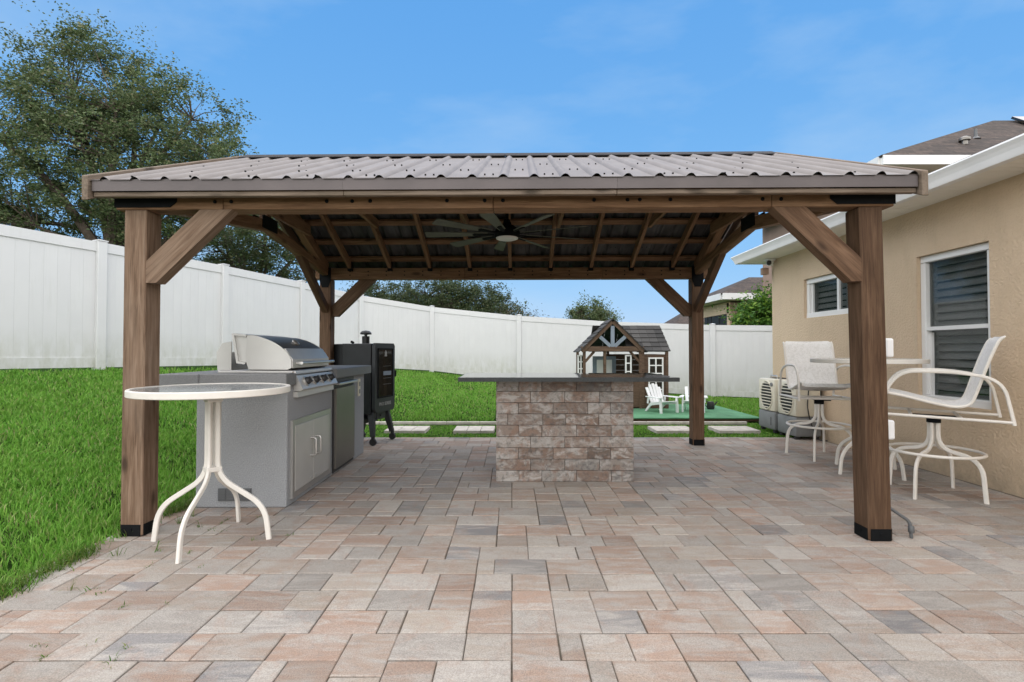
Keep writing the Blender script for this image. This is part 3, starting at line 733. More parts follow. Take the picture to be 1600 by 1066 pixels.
for (x, y, w_, d_) in (((cx0 + cx1) / 2, cy0 - .003, cx1 - cx0 + .012, .006), ((cx0 + cx1) / 2, cy1 + .003, cx1 - cx0 + .012, .006), (cx0 - .003, (cy0 + cy1) / 2, .006, cy1 - cy0), (cx1 + .003, (cy0 + cy1) / 2, .006, cy1 - cy0)):
    ed.box((x, y, .966), (w_, d_, .036))
obj('top_edge', ed, 'granite_edge', bar_t)

# ------------------------------------------------------------------ outdoor kitchen
KX = -1.76
kit = thing('outdoor_kitchen', (KX, 4.02, 0), R(.6), 'grey stucco outdoor kitchen island with steel doors and concrete counter', 'kitchen island')
KL, KD = 2.16, .71                                            # length away from the camera, depth to the left
obj('body', MB().box((-KD / 2, KL / 2, .475), (KD, KL, .95), bev=.012), 'stucco_grey', kit)
ct = MB(); 
ct.box((-.79, 1.08, .999), (.32, 2.38, .095), bev=.006); ct.box((-.295, -.015, 1.0), (.664, .19, .095), bev=.006); ct.box((-.285, 1.63, 1.0), (.684, 1.28, .095), bev=.006)
obj('counter', ct, 'counter_grey', kit)
vt = obj('vent_grille', MB().box((-.40, -.006, .105), (.255, .012, .095)), 'vent_grey', kit)
for k in range(4):
    mb = MB().box((-.40 - .096 + k * .064, -.013, .105), (.058, .004, .085))
    for j in range(4): mb.box((-.40 - .096 + k * .064, -.016, .075 + j * .02), (.05, .006, .006))
    obj('louver', mb, 'pipe_grey', vt)
# double steel access doors on the long face
d0, d1, dz0, dz1 = .06, .93, .05, .67
fr = MB(); fw = .045
fr.box((.008, (d0 + d1) / 2, dz1 - fw / 2), (.024, d1 - d0, fw)); fr.box((.008, (d0 + d1) / 2, dz0 + fw / 2), (.024, d1 - d0, fw))
for y in (d0 + fw / 2, d1 - fw / 2): fr.box((.008, y, (dz0 + dz1) / 2), (.024, fw, dz1 - dz0 - 2 * fw))
obj('door_frame', fr, 'stainless', kit)
mid = (d0 + d1) / 2
for s in (-1, 1):
    y0, y1 = (d0 + fw + .002, mid - .002) if s < 0 else (mid + .002, d1 - fw - .002)
    dr = obj('door', MB().box((.011, (y0 + y1) / 2, (dz0 + dz1) / 2), (.022, y1 - y0, dz1 - dz0 - 2 * fw - .004), bev=.002), 'stainless_dull', kit)
    yh = mid + s * .055
    obj('handle', MB().tube(fillet([(.02, yh, .32), (.065, yh, .32), (.065, yh, .47), (.02, yh, .47)], .03), .009, 8, up=(0, 1, 0)), 'stainless', dr, smooth=True)
    obj('key_lock', MB().box((.024, mid + s * .05, .13), (.008, .016, .012)), 'stainless', dr)
# fridge
fd0, fd1 = 1.03, 1.70
rf = obj('fridge_recess', MB().box((.002, (fd0 + fd1) / 2, .48), (.02, fd1 - fd0, .92)), 'dark_plastic', kit)
fdoor = obj('fridge_door', MB().box((.016, (fd0 + fd1) / 2, .455), (.034, fd1 - fd0 - .05, .80), bev=.006), 'stainless_dark', kit)
obj('handle', MB().box((.045, (fd0 + fd1) / 2, .895), (.05, fd1 - fd0 - .04, .022), bev=.004), 'stainless', fdoor)
op = obj('outlet_plate', MB().box((.005, 1.93, .80), (.014, .075, .20), bev=.004), 'cream_plastic', kit)
for k in range(2): obj('outlet', MB().box((.013, 1.93, .755 + k * .085), (.006, .034, .05), bev=.003), 'grey_plastic', op)

# built-in gas grill sitting in the counter
gr = thing('gas_grill', (KX, 4.13, 1.05), R(.6), 'stainless steel built-in gas grill with curved hood and four black knobs', 'grill')
GW = .86
obj('base_tray', MB().box((-.30, GW / 2, .006), (.60, GW + .03, .02), bev=.004).box((-.28, GW / 2, -.09), (.50, GW - .04, .17)), 'stainless', gr)
hood = [(-.36, .02), (-.385, .10), (-.375, .295), (-.33, .298), (-.24, .275), (-.15, .235), (-.08, .185), (-.035, .13), (-.02, .09), (-.02, .03), (-.06, .015)]
hood = [(p[0], p[1]) for p in cat_rom([(a, 0, b) for a, b in hood[2:9]], 4) for p in [(p[0], p[2])]]
prof = [(-.36, .022), (-.385, .10)] + hood + [(-.018, .035), (-.05, .02)]
hd = obj('hood', MB().prism(prof, .012, GW - .012), 'stainless_dark', gr, smooth=True)
band = []
for p, q in zip(prof[1:-1], prof[2:]): pass
for y0, y1 in ((0, .012), (GW - .012, GW)):
    obj('hood_end', MB().prism([(a * 1.004, b + .003) for a, b in prof], y0, y1), 'stainless', hd)
fb = MB().prism([(-.02, .035), (-.012, .035), (-.012, .105), (-.075, .195), (-.085, .190), (-.022, .098)], .014, GW - .014)
obj('hood_front', fb, 'stainless_dull', hd)
obj('hood_handle', MB().tube([(.045, .05, .075), (.045, GW - .05, .075)], .0125, 10).box((.014, .09, .075), (.06, .018, .018)).box((.014, GW - .09, .075), (.06, .018, .018)), 'stainless', hd, smooth=True)
obj('thermometer', MB().lathe([(0, .0), (.034, 0), (.036, .012), (.022, .02), (0, .02)], (-.165, GW * .5, .245), 18, Matrix.Rotation(R(36), 3, 'Y')), 'stainless', hd, smooth=True)
# folded heat shield behind the hood and the rear guard
obj('heat_shield', MB().prism([(-.385, .305), (-.50, .318), (-.505, .31), (-.465, .075), (-.40, .065), (-.392, .08), (-.45, .09), (-.485, .30), (-.39, .29)], .01, GW - .01), 'stainless_dull', gr)
obj('shield_end', MB().prism([(-.39, .292), (-.485, .302), (-.452, .09), (-.392, .082)], .03, .036).prism([(-.39, .292), (-.485, .302), (-.452, .09), (-.392, .082)], GW - .036, GW - .03), 'stainless_dull', gr)
obj('rear_guard', MB().prism([(-.61, .02), (-.62, .16), (-.575, .235), (-.50, .25), (-.50, .02)], .0, .012).prism([(-.61, .02), (-.62, .16), (-.575, .235), (-.50, .25), (-.50, .02)], GW - .012, GW).box((-.61, GW / 2, .09), (.01, GW - .03, .15)), 'stainless', gr)
pn = obj('control_panel', MB().prism([(-.02, .01), (.015, .012), (.02, -.012), (-.02, -.02)], 0, GW).prism([(.0, -.03), (.02, -.025), (.075, -.135), (.055, -.15), (.0, -.15)], .005, GW - .005).prism([(-.03, -.155), (.03, -.155), (.035, -.20), (-.03, -.20)], 0, GW), 'stainless_dull', gr)
ax = Vector((.11, 0, .055)).normalized(); mrot = ax.to_track_quat('Z', 'Y').to_matrix()
for k in range(4):
    c = Vector((.049, .14 + k * .185, -.078))
    kb = obj('knob', MB().lathe([(.036, 0), (.034, .012), (.026, .03), (.022, .034), (0, .034)], c, 16, mrot).box(c + ax * .038, (.014, .05, .02), rot=mrot @ Matrix.Rotation(R(20), 3, 'Z')), 'dark_plastic', pn, smooth=True)
    obj('knob_ring', MB().lathe([(.036, -.002), (.043, -.002), (.043, .008), (.036, .008)], c, 18, mrot), 'stainless', kb, smooth=True)

# ------------------------------------------------------------------ pellet smoker
sm = thing('pellet_smoker', (-1.95, 6.93, 0), R(-16), 'tall black vertical pellet smoker with glass door on caster legs', 'smoker')
sw, sd = .50, .46
cab = obj('cabinet', MB().box((-.03, 0, .855), (sw - .06, sd, .93), bev=.012), 'smoker_black', sm)
obj('hopper', MB().prism([(-.25, .45), (-.46, .60), (-.46, 1.26), (-.40, 1.315), (-.25, 1.315)], -.20, .20), 'smoker_black', sm)
dp = [(-.22, .42), (.22, .42), (.255, .47), (.255, 1.29), (.225, 1.325), (-.225, 1.325), (-.255, 1.29), (-.255, .47)]
dr = obj('door', MB().prism(dp, .22, .265, 'x'), 'smoker_face', sm)
obj('window', MB().box((.266, 0, .93), (.006, .36, .62), bev=.002), 'smoker_glass', dr)
wf = MB()
for (y, z, w_, h_) in ((0, 1.25, .39, .014), (0, .61, .39, .014), (-.188, .93, .014, .64), (.188, .93, .014, .64)): wf.box((.268, y, z), (.012, w_, h_))
obj('window_frame', wf, 'black_metal', dr)
obj('racks', MB().box((.2695, .04, .78), (.001, .2, .004)).box((.2695, .04, .86), (.001, .2, .004)).box((.2695, .04, 1.02), (.001, .2, .004)), 'pipe_grey', dr)
em = MB().prism([(0, 1.235), (-.028, 1.20), (-.022, 1.175), (-.034, 1.15), (.034, 1.15), (.022, 1.175), (.028, 1.20)], .27, .273, 'x')
obj('emblem', em, 'lettering_grey', dr)
obj('display', MB().box((.272, .04, .925), (.008, .20, .055), bev=.002), 'slate_grey_paint', dr)
obj('latch', MB().box((.245, .275, .91), (.05, .04, .09), bev=.006), 'black_metal', dr)
def text_mesh(txt, size, depth):
    cu = bpy.data.curves.new('lettering', 'FONT'); cu.body = txt; cu.size = size; cu.extrude = depth; cu.align_x = 'CENTER'; cu.align_y = 'CENTER'; cu.resolution_u = 2
    o = bpy.data.objects.new('lettering_source', cu); COL.objects.link(o); dg = bpy.context.evaluated_depsgraph_get(); me = bpy.data.meshes.new_from_object(o.evaluated_get(dg))
    bpy.data.objects.remove(o); me.name = 'lettering'; return me
tm = text_mesh('PRO SERIES', .062, .001); tm.materials.clear(); tm.materials.append(M('lettering_grey'))
link('lettering', tm, dr, Matrix.Translation((.266, 0, .52)) @ Matrix(((0, 0, 1, 0), (1, 0, 0, 0), (0, 1, 0, 0), (0, 0, 0, 1))))
ch_ = obj('chimney', MB().lathe([(.05, 1.31), (.05, 1.42)], (-.02, -.02, 0), 20), 'smoker_black', sm, smooth=True)
obj('chimney_cap', MB().lathe([(.02, 1.41), (.02, 1.44), (.075, 1.445), (.075, 1.465), (.05, 1.49), (0, 1.50)], (-.02, -.02, 0), 20), 'smoker_black', ch_, smooth=True)
obj('lid_knob', MB().box((-.24, .0, 1.34), (.05, .03, .03), rot=(0, .5, 0), bev=.006), 'black_metal', sm)
obj('drip_drawer', MB().box((.08, 0, .365), (.26, .22, .10), bev=.005).box((.215, 0, .365), (.02, .08, .02)), 'smoker_face', sm)
obj('under_box', MB().box((-.08, 0, .33), (.25, .36, .14), bev=.01), 'smoker_black', sm)
for sx in (-1, 1):
    for sy in (-1, 1):
        top_ = Vector((sx * .17, sy * .18, .42)); bot = Vector((sx * .23, sy * .245, .115))
        lg = obj('leg', MB().sweep([top_, bot], [(-.035, -.022), (.035, -.022), (.035, .022), (-.035, .022)], up=(0, 1, 0), scale=[1.25, .85]), 'smoker_face', sm)
        c = Vector((sx * .235, sy * .25, .045))
        obj('caster', MB().lathe([(.012, -.016), (.045, -.016), (.045, .016), (.012, .016)], c, 18, Matrix.Rotation(R(90), 3, 'X')).box(c + Vector((0, 0, .05)), (.03, .05, .06), bev=.004), 'rubber', lg, smooth=True)

# ------------------------------------------------------------------ bar tables
RECT = [(-.021, -.011), (.021, -.011), (.021, .011), (-.021, .011)]
def rrect(a, b, c=.006): return [(-a + c, -b), (a - c, -b), (a, -b + c), (a, b - c), (a - c, b), (-a + c, b), (-a, b - c), (-a, -b + c)]
def bar_table(loc, rz, label, Ht=.99, Rt=.462):
    t = thing('bar_table', loc, rz, label, 'bar table', 'round patio bar tables')
    obj('table_rim', MB().lathe([(Rt - .022, Ht - .042), (Rt - .004, Ht - .042), (Rt, Ht - .038), (Rt, Ht - .004), (Rt - .004, Ht), (Rt - .022, Ht), (Rt - .022, Ht - .042)], n=64), 'cream_metal', t, smooth=True)
    obj('table_glass', MB().lathe([(0, Ht - .012), (Rt - .0225, Ht - .012), (Rt - .0225, Ht - .004), (0, Ht - .004)], n=64), 'glass_top', t)
    su = MB()
    for k in range(2):
        a = k * math.pi / 2; su.sweep([(-(Rt - .023) * math.cos(a), -(Rt - .023) * math.sin(a), Ht - .026 - k * .001), ((Rt - .023) * math.cos(a), (Rt - .023) * math.sin(a), Ht - .026 - k * .001)], rrect(.018, .010, .003))
    obj('top_support', su, 'cream_metal', t)
    obj('column_collar', MB().box((0, 0, .46), (.09, .09, .03), rot=(0, 0, R(45)), bev=.004).box((0, 0, Ht - .07), (.09, .09, .05), rot=(0, 0, R(45)), bev=.004), 'cream_metal', t)
    pr = rrect(.016, .0105, .004)
    for k in range(4):
        a = k * math.pi / 2; cx, sx_ = math.cos(a), math.sin(a)
        p2 = fillet([(.034, Ht - .03), (.034, .44), (.315, .225), (.372, .19), (.378, 0)], .12, 7)if False else None
        pts = [Vector((.033 * cx, .033 * sx_, Ht - .038)), Vector((.033 * cx, .033 * sx_, .41)), Vector((.335 * cx, .335 * sx_, .215)), Vector((.362 * cx, .362 * sx_, 0.0))]
        obj('leg', MB().sweep(fillet(pts, .11, 7), pr, up=(-sx_, cx, 0)), 'cream_metal', t, smooth=False)
    return t
bar_table((-1.945, 3.34, 0), R(3), 'round cream framed bar table with glass top beside the front left post')
bar_table((3.60, 5.2, 0), R(196), 'taller round cream bar table standing by the house between two swivel stools', 1.145, .50)

# ------------------------------------------------------------------ swivel bar stools
def bar_stool(loc, rz, label):
    t = thing('bar_stool', loc, rz, label, 'bar stool', 'swivel bar stools by the house wall')
    W = .255
    side = cat_rom([(-.365, .835), (-.345, .875), (-.28, .880), (-.12, .838), (.06, .785), (.16, .775), (.225, .81), (.255, .90), (.30, 1.05), (.355, 1.22), (.40, 1.325), (.44, 1.35)], 4)if False else None
    prof = [(-.385, .83), (-.365, .868), (-.32, .875), (-.20, .852), (-.05, .812), (.08, .785), (.16, .785), (.215, .815), (.245, .885), (.285, 1.02), (.335, 1.18), (.385, 1.31), (.425, 1.345)]
    pts = cat_rom([(0, a, b) for a, b in prof], 3)
    mb = MB(); n = len(pts); nx_ = 9; th = .012; vs = []
    for layer in (0, 1):
        for i, p in enumerate(pts):
            tn = (pts[min(i + 1, n - 1)] - pts[max(i - 1, 0)]).normalized(); nn = Vector((0, -tn.z, tn.y))
            for j in range(nx_):
                u = j / (nx_ - 1) * 2 - 1; sag = .018 * (1 - u * u) * (1 if .1 < i / n < .95 else .3)
                q = p - nn * sag - nn * (th * layer); wid = W - (.05 * max(0, (i / n - .9) * 10) ** 2)
                vs.append((u * wid, q.y, q.z))
    fs = []; o2 = n * nx_
    for i in range(n - 1):
        for j in range(nx_ - 1):
            a = i * nx_ + j; fs += [(a, a + 1, a + nx_ + 1, a + nx_), (o2 + a, o2 + a + nx_, o2 + a + nx_ + 1, o2 + a + 1)]
    for i in range(n - 1):
        for j in (0, nx_ - 1): a = i * nx_ + j; fs.append((a, a + nx_, o2 + a + nx_, o2 + a))
    for j in range(nx_ - 1):
        for i in (0, n - 1): a = i * nx_ + j; fs.append((a, a + 1, o2 + a + 1, o2 + a))
    obj('sling_seat', mb.add(vs, fs), 'sling_fabric', t, smooth=True)
    for s in (-1, 1):
        rail = [p + Vector((s * (W + .012), 0, -.008)) for p in pts[1:-1]]
        obj('seat_rail', MB().tube(rail, .012, 8, up=(1, 0, 0)), 'cream_metal', t, smooth=True)
        X = s * (W + .045)
        loop = fillet([(X, -.34, .665), (X, -.335, .90), (X, -.22, 1.055), (X, .14, 1.055), (X, .40, 1.0), (X, .46, .655)], .16, 7)
        arm = obj('armrest', MB().sweep(loop, rrect(.012, .011, .005), up=(1, 0, 0)), 'cream_metal', t)
        obj('arm_rail', MB().tube([(X, -.34, .69), (X, .455, .675)], .012, 8), 'cream_metal', arm, smooth=True)
    obj('cross_bars', MB().tube([(-W - .04, -.16, .684), (W + .04, -.16, .684)], .013, 8).tube([(-W - .04, .16, .678), (W + .04, .16, .678)], .013, 8), 'cream_metal', t, smooth=True)
    obj('swivel_plate', MB().box((0, 0, .664), (.16, .30, .012), bev=.003).lathe([(.05, .61), (.05, .657)], n=20), 'black_metal', t, smooth=True)
    base = Matrix.Rotation(R(20), 4, 'Z')
    for k in range(4):
        a = k * math.pi / 2 + math.pi / 4; c, s = math.cos(a), math.sin(a)
        pts_ = [Vector((.032 * c, .032 * s, .64)), Vector((.032 * c, .032 * s, .39)), Vector((.32 * c, .32 * s, .345)), Vector((.345 * c, .345 * s, 0))]
        obj('leg', MB().sweep(fillet(pts_, .15, 8), rrect(.016, .011, .005), up=(-s, c, 0)), 'cream_metal', t, base)
    obj('foot_ring', MB().tube([(.33 * math.cos(q * math.pi / 20), .33 * math.sin(q * math.pi / 20), .368) for q in range(40)], .0125, 8, closed=True), 'cream_metal', t, base, smooth=True)
    return t
bar_stool((3.63, 4.42, 0), R(-126), 'cream bar stool with white sling seat in side view under the tall window')
bar_stool((3.56, 5.95, 0), R(-14), 'cream bar stool with back to the wall behind the taller table and post')
#@@PART3@@
# ------------------------------------------------------------------ the house on the right
WALL_T = 2.72
house = thing('house', (HX, 0, 0), 0, 'beige stucco house with white gutters and two white framed windows', 'house')
Y0H, Y1H = -3.0, 8.45
wins = [(4.60, 5.43, .69, 2.22), (6.02, 7.53, 1.70, 2.27)]
def wall_with_holes(y0, y1, z0, z1, holes, depth):
    ys = sorted({y0, y1, *[h[0] for h in holes], *[h[1] for h in holes]}); zs = sorted({z0, z1, *[h[2] for h in holes], *[h[3] for h in holes]})
    mb = MB()
    for a, b in zip(ys[:-1], ys[1:]):
        for c, d in zip(zs[:-1], zs[1:]):
            if any(a >= h[0] - 1e-6 and b <= h[1] + 1e-6 and c >= h[2] - 1e-6 and d <= h[3] + 1e-6 for h in holes): continue
            mb.add([(0, b, c), (0, a, c), (0, a, d), (0, b, d)], [(0, 1, 2, 3)])
    for h in holes:
        a, b, c, d = h
        mb.add([(0, a, c), (depth, a, c), (depth, a, d), (0, a, d)], [(0, 1, 2, 3)]); mb.add([(0, b, c), (0, b, d), (depth, b, d), (depth, b, c)], [(0, 1, 2, 3)])
        mb.add([(0, a, c), (0, b, c), (depth, b, c), (depth, a, c)], [(0, 1, 2, 3)]); mb.add([(0, a, d), (depth, a, d), (depth, b, d), (0, b, d)], [(0, 1, 2, 3)])
    mb.add([(0, y1, z0), (0, y1, z1), (8.5, y1, z1), (8.5, y1, z0)], [(0, 1, 2, 3)])
    mb.add([(0, y0, z0), (8.5, y0, z0), (8.5, y0, z1), (0, y0, z1)], [(0, 1, 2, 3)])
    return mb
link('wall', wall_with_holes(Y0H, Y1H, -.1, WALL_T + .02, wins, .14).mesh('wall', 'stucco_beige', recalc=False), house)
for (a, b, c, d) in wins:
    wf = MB(); x = .075; w_ = .065; wide = b - a > 1
    wf.box((x, (a + b) / 2, d - w_ / 2 - .004), (.07, b - a - .004, w_), bev=.004).box((x, (a + b) / 2, c + w_ / 2 + .004), (.08, b - a - .004, w_ + .01), bev=.004)
    for y in (a + w_ / 2 + .002, b - w_ / 2 - .002): wf.box((x, y, (c + d) / 2), (.0695, w_, d - c - 2 * w_ - .02), bev=.004)
    win = obj('window_frame', wf, 'white_paint', house)
    sash = []
    if wide:
        ym = (a + b) / 2 + .06; sash.append(MB().box((x + .008, ym, (c + d) / 2), (.045, .042, d - c - .11)))
        panes = [(a + w_, ym - .021, c + w_ + .01, d - w_ - .004, 0), (ym + .021, b - w_, c + w_ + .01, d - w_ - .004, .012)]
        sash.append(MB().box((x + .012, b - w_ - .022, (c + d) / 2), (.03, .035, d - c - .13)))
    else:
        zm = 1.455; sash.append(MB().box((x - .004, (a + b) / 2, zm), (.05, b - a - 2 * w_, .038)))
        panes = [(a + w_, b - w_, zm + .019, d - w_ - .004, 0), (a + w_, b - w_, c + w_ + .014, zm - .019, .014)]
        for y in (a + w_ + .016, b - w_ - .016): sash.append(MB().box((x + .012, y, (c + zm) / 2), (.03, .03, zm - c - .08)))
    for q_ in sash: obj('sash', q_, 'white_paint', win)
    for (p, q_, r_, s_, dx) in panes:
        obj('pane', MB().box((x + .012 + dx, (p + q_) / 2, (r_ + s_) / 2), (.006, q_ - p - .002, s_ - r_ - .002)), 'window_glass', win)
    sh = MB(); nsl = int((d - c) / .085)
    fw = .05
    for zc in np.linspace(c + .08, d - .08, nsl): sh.box((.17, (a + b) / 2, zc), (.075, b - a - .02, .012), rot=(0, R(-57), 0))
    for yv in ([a + .04, (a + b) / 2, b - .04] if wide else [a + .03, b - .03]): sh.box((.165, yv, (c + d) / 2), (.03, fw, d - c))
    sh.box((.165, (a + b) / 2, 1.455), (.028, b - a, .05)) if not wide else None
    obj('shutter', sh, 'shutter', house)
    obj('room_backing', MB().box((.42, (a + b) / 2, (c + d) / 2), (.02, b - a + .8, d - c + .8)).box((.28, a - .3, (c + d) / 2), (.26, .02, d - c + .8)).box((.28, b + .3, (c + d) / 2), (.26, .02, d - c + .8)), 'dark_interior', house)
# soffit, gutter, roof
OV = .46; EX = -OV; YR = Y1H + .40
sf = MB()
for k in range(int((YR - Y0H) / .1)):
    y = YR - k * .1; sf.add([(EX + .02, y, WALL_T), (.0, y, WALL_T), (.0, y - .094, WALL_T), (EX + .02, y - .094, WALL_T), (EX + .02, y - .094, WALL_T + .012), (0, y - .094, WALL_T + .012), (0, y - .1, WALL_T), (EX + .02, y - .1, WALL_T)],
                           [(0, 1, 2, 3), (3, 2, 5, 4), (4, 5, 6, 7)])
sf.add([(.0, YR, WALL_T), (9, YR, WALL_T), (9, Y1H, WALL_T), (0, Y1H, WALL_T)], [(0, 1, 2, 3)])
link('soffit', sf.mesh('soffit', 'soffit', recalc=False), house)
gp = [(EX + .02, WALL_T - .006), (EX + .02, 2.84), (EX - .02, 2.845), (EX - .10, 2.845), (EX - .105, 2.83), (EX - .085, 2.80), (EX - .07, 2.77), (EX - .055, 2.725), (EX - .05, WALL_T - .006)]
gut = MB(); n_ = len(gp)
gp2 = [(a + .07, b) for a, b in gp]
vs = [(a, Y0H, b) for a, b in gp2] + [(a, YR - (a - EX), b) for a, b in gp2] + [(9, YR - (a - EX), b) for a, b in gp2]
gut.add(vs, [(i, (i + 1) % n_, n_ + (i + 1) % n_, n_ + i) for i in range(n_)] + [(n_ + i, n_ + (i + 1) % n_, 2 * n_ + (i + 1) % n_, 2 * n_ + i) for i in range(n_)])
obj('gutter', gut, 'white_paint', house)
def roof_part(name, polys, parent, mat='roof_shingle', thick=.05):
    mb = MB(); me = None
    for poly in polys:
        P = [Vector(p) for p in poly]; nn = (P[1] - P[0]).cross(P[2] - P[0]).normalized()
        if nn.z < 0: nn = -nn
        n = len(P); mb.add([p for p in P] + [p - nn * thick for p in P], [tuple(range(n)), tuple(range(n, 2 * n))[::-1]] + [(i, (i + 1) % n, n + (i + 1) % n, n + i) for i in range(n)])
    o = obj(name, mb, mat, parent); me = o.data
    uv = me.uv_layers.new(name='UVMap')
    for p in me.polygons:
        nn = p.normal; h = Vector((0, 0, 1)).cross(nn); h = h.normalized() if h.length > 1e-3 else Vector((1, 0, 0)); v = nn.cross(h)
        for li in p.loop_indices:
            co = me.vertices[me.loops[li].vertex_index].co; uv.data[li].uv = (co.dot(h), co.dot(v))
    return o
ez = 2.85; pt = .43; rx = 5.2
roof_part('roof', [[(EX, Y0H, ez), (EX, YR, ez), (rx, YR - (rx - EX), ez + pt * (rx - EX)), (rx, Y0H, ez + pt * (rx - EX))],
                   [(EX, YR, ez), (2 * rx - EX, YR, ez), (rx, YR - (rx - EX), ez + pt * (rx - EX))],
                   [(2 * rx - EX, YR, ez), (2 * rx - EX, Y0H, ez), (rx, Y0H, ez + pt * (rx - EX)), (rx, YR - (rx - EX), ez + pt * (rx - EX))]], house)
# the upper storey that rises beyond the low roof
ux0, uy0, uz = 8.0 - HX, 11.0, 5.42
up = obj('upper_wall', MB().box((ux0 + .45 + 4.5, uy0 + .5 + 2.85, 2.7), (9.0, 5.7, 5.3)), 'brown_stucco', house)
fa = MB().box((ux0 + 5, uy0, uz - .08), (10, .10, .20)).box((ux0, uy0 + 3.2, uz - .081), (.10, 6.3, .20)).box((ux0 + 5, uy0 + .3, uz - .17), (9.9, .5, .02))
obj('upper_fascia', fa, 'white_paint', house)
apex = (ux0 + 4.6, uy0 + 2.3, 7.25)
roof_part('upper_roof', [[(ux0 - .03, uy0 - .03, uz + .03), (ux0 + 10, uy0 - .03, uz + .03), (ux0 + 10, uy0 + 2.4, 7.35), apex], [(ux0 - .03, uy0 - .03, uz + .03), apex, (ux0 - .03, uy0 + 6.4, uz + .03)]], house)
obj('roof_vent', MB().lathe([(.06, 0), (.06, .09), (.11, .10), (.11, .15), (.05, .19), (0, .19)], (ux0 + 2.35, uy0 + .62, 5.93), 14), 'stainless_dark', house, smooth=True)
obj('vent_pipe', MB().lathe([(.04, 0), (.03, .26)], (ux0 + 2.95, uy0 + 1.0, 6.2), 10).lathe([(.10, .0), (.04, .06)], (ux0 + 2.95, uy0 + 1.0, 6.22), 10), 'pipe_grey', house, smooth=True)
obj('solar_panel', MB().box((ux0 + 6.6, uy0 + 2.0, 7.12), (3.2, .55, .06), rot=(R(38), 0, 0)), 'smoker_glass', house)
t = thing('security_camera', (HX - .09, 8.33, 2.665), R(-20), 'small white dome security camera under the rear end of the house soffit', 'camera')
obj('housing', MB().lathe([(.085, .05), (.085, .03), (.06, .02), (.0, .02)], n=20).lathe([(0, -.065), (.045, -.05), (.062, -.01), (.05, .03), (0, .04)], n=20), 'white_plastic', t, smooth=True)
obj('lens', MB().lathe([(.04, 0), (.034, .022), (0, .03)], (-.02, -.045, -.012), 16, Vector((-.3, -1, -.12)).to_track_quat('Z', 'Y').to_matrix()), 'dark_plastic', t, smooth=True)
obj('junction_box', MB().box((-.14, .08, -.16), (.10, .08, .11), bev=.004), 'brown_stucco', house, Matrix.Translation((0, 8.33, 2.69)))

# ------------------------------------------------------------------ evaporative air coolers against the wall
def air_cooler(loc, label):
    t = thing('air_cooler', loc, 0, label, 'air cooler', 'evaporative air coolers beside the house wall')
    # grille faces -x
    obj('tank', MB().box((0, 0, .175), (.36, .50, .27), bev=.03), 'grey_plastic', t, smooth=True)
    body = obj('body', MB().box((0, 0, .555), (.355, .495, .488), bev=.035), 'cream_plastic', t, smooth=True)
    ov = [(.175 * math.cos(a), .215 * math.sin(a)) for a in (2 * math.pi * k / 40 for k in range(40))]
    rim = obj('grille_rim', MB().tube([(-.178, -.02 + a, .55 + b) for a, b in ov], .013, 8, closed=True, up=(1, 0, 0)), 'cream_plastic', body, smooth=True)
    obj('grille_opening', MB().prism([(-.02 + a, .55 + b) for a, b in ov], -.180, -.170, 'x'), 'dark_plastic', body)
    for k in range(9):
        z = -.18 + k * .045; hw = .168 * math.sqrt(max(.02, 1 - (z / .215) ** 2))
        obj('louver', MB().box((-.190, -.02, .55 + z), (.026, 2 * hw, .010), rot=(0, R(25), 0)), 'cream_plastic', body)
    obj('dial', MB().lathe([(.03, 0), (.026, .02), (0, .02)], (-.176, -.18, .72), 14, Matrix.Rotation(R(-90), 3, 'Y')), 'grey_plastic', body, smooth=True)
    obj('top_grip', MB().tube(fillet([(-.05, -.1, .79), (-.05, -.1, .84), (-.05, .1, .84), (-.05, .1, .79)], .03), .012, 8), 'stainless', body, smooth=True)
    obj('lid_panel', MB().box((.06, 0, .802), (.18, .36, .012), bev=.004), 'dark_plastic', body)
    obj('rear_filter', MB().box((.187, 0, .5), (.03, .42, .5)), 'dark_plastic', body)
    obj('level_window', MB().box((-.182, -.15, .17), (.006, .012, .12)), 'dark_plastic', t)
    for sx in (-1, 1):
        for sy in (-1, 1): obj('foot', MB().box((sx * .13, sy * .19, .02), (.06, .06, .045), bev=.006), 'dark_plastic', t)
    return t
air_cooler((4.07, 7.29, 0), 'cream and grey air cooler with oval grille, the one nearer the bar stools')
air_cooler((4.07, 7.86, 0), 'cream and grey air cooler with oval grille, the one nearer the house corner')
t = thing('power_cord', (4.05, 7.04, 0), 0, 'black power cord hanging down the side of the nearer air cooler', 'cord')
obj('cable', MB().tube(cat_rom([(.02, .02, .79), (.02, -.005, .70), (.0, -.012, .45), (.05, -.02, .2), (.12, -.05, .02), (.2, -.12, .012)], 5), .007, 6), 'dark_plastic', t, smooth=True)

# ------------------------------------------------------------------ low green deck, playhouse and children's chairs
deck = thing('play_deck', (2.02, 9.97, 0), 0, 'low green turf covered deck under the wooden playhouse', 'deck')
obj('turf_cover', MB().box((0, 0, .058), (4.58, 2.24, .022), bev=.004), 'green_turf', deck)
for k in range(9): obj('joist', MB().box((-2.2 + k * .55, -.02, .022), (.045, 2.1, .05)), 'play_wood', deck)
obj('rim_joist', MB().box((0, -1.08, .026), (4.5, .035, .042)), 'play_wood', deck)
DZ = .07
ph = thing('playhouse', (2.0, 10.28, DZ), 0, 'brown wooden playhouse with gabled porch, dark shingle roof and white windows', 'playhouse')
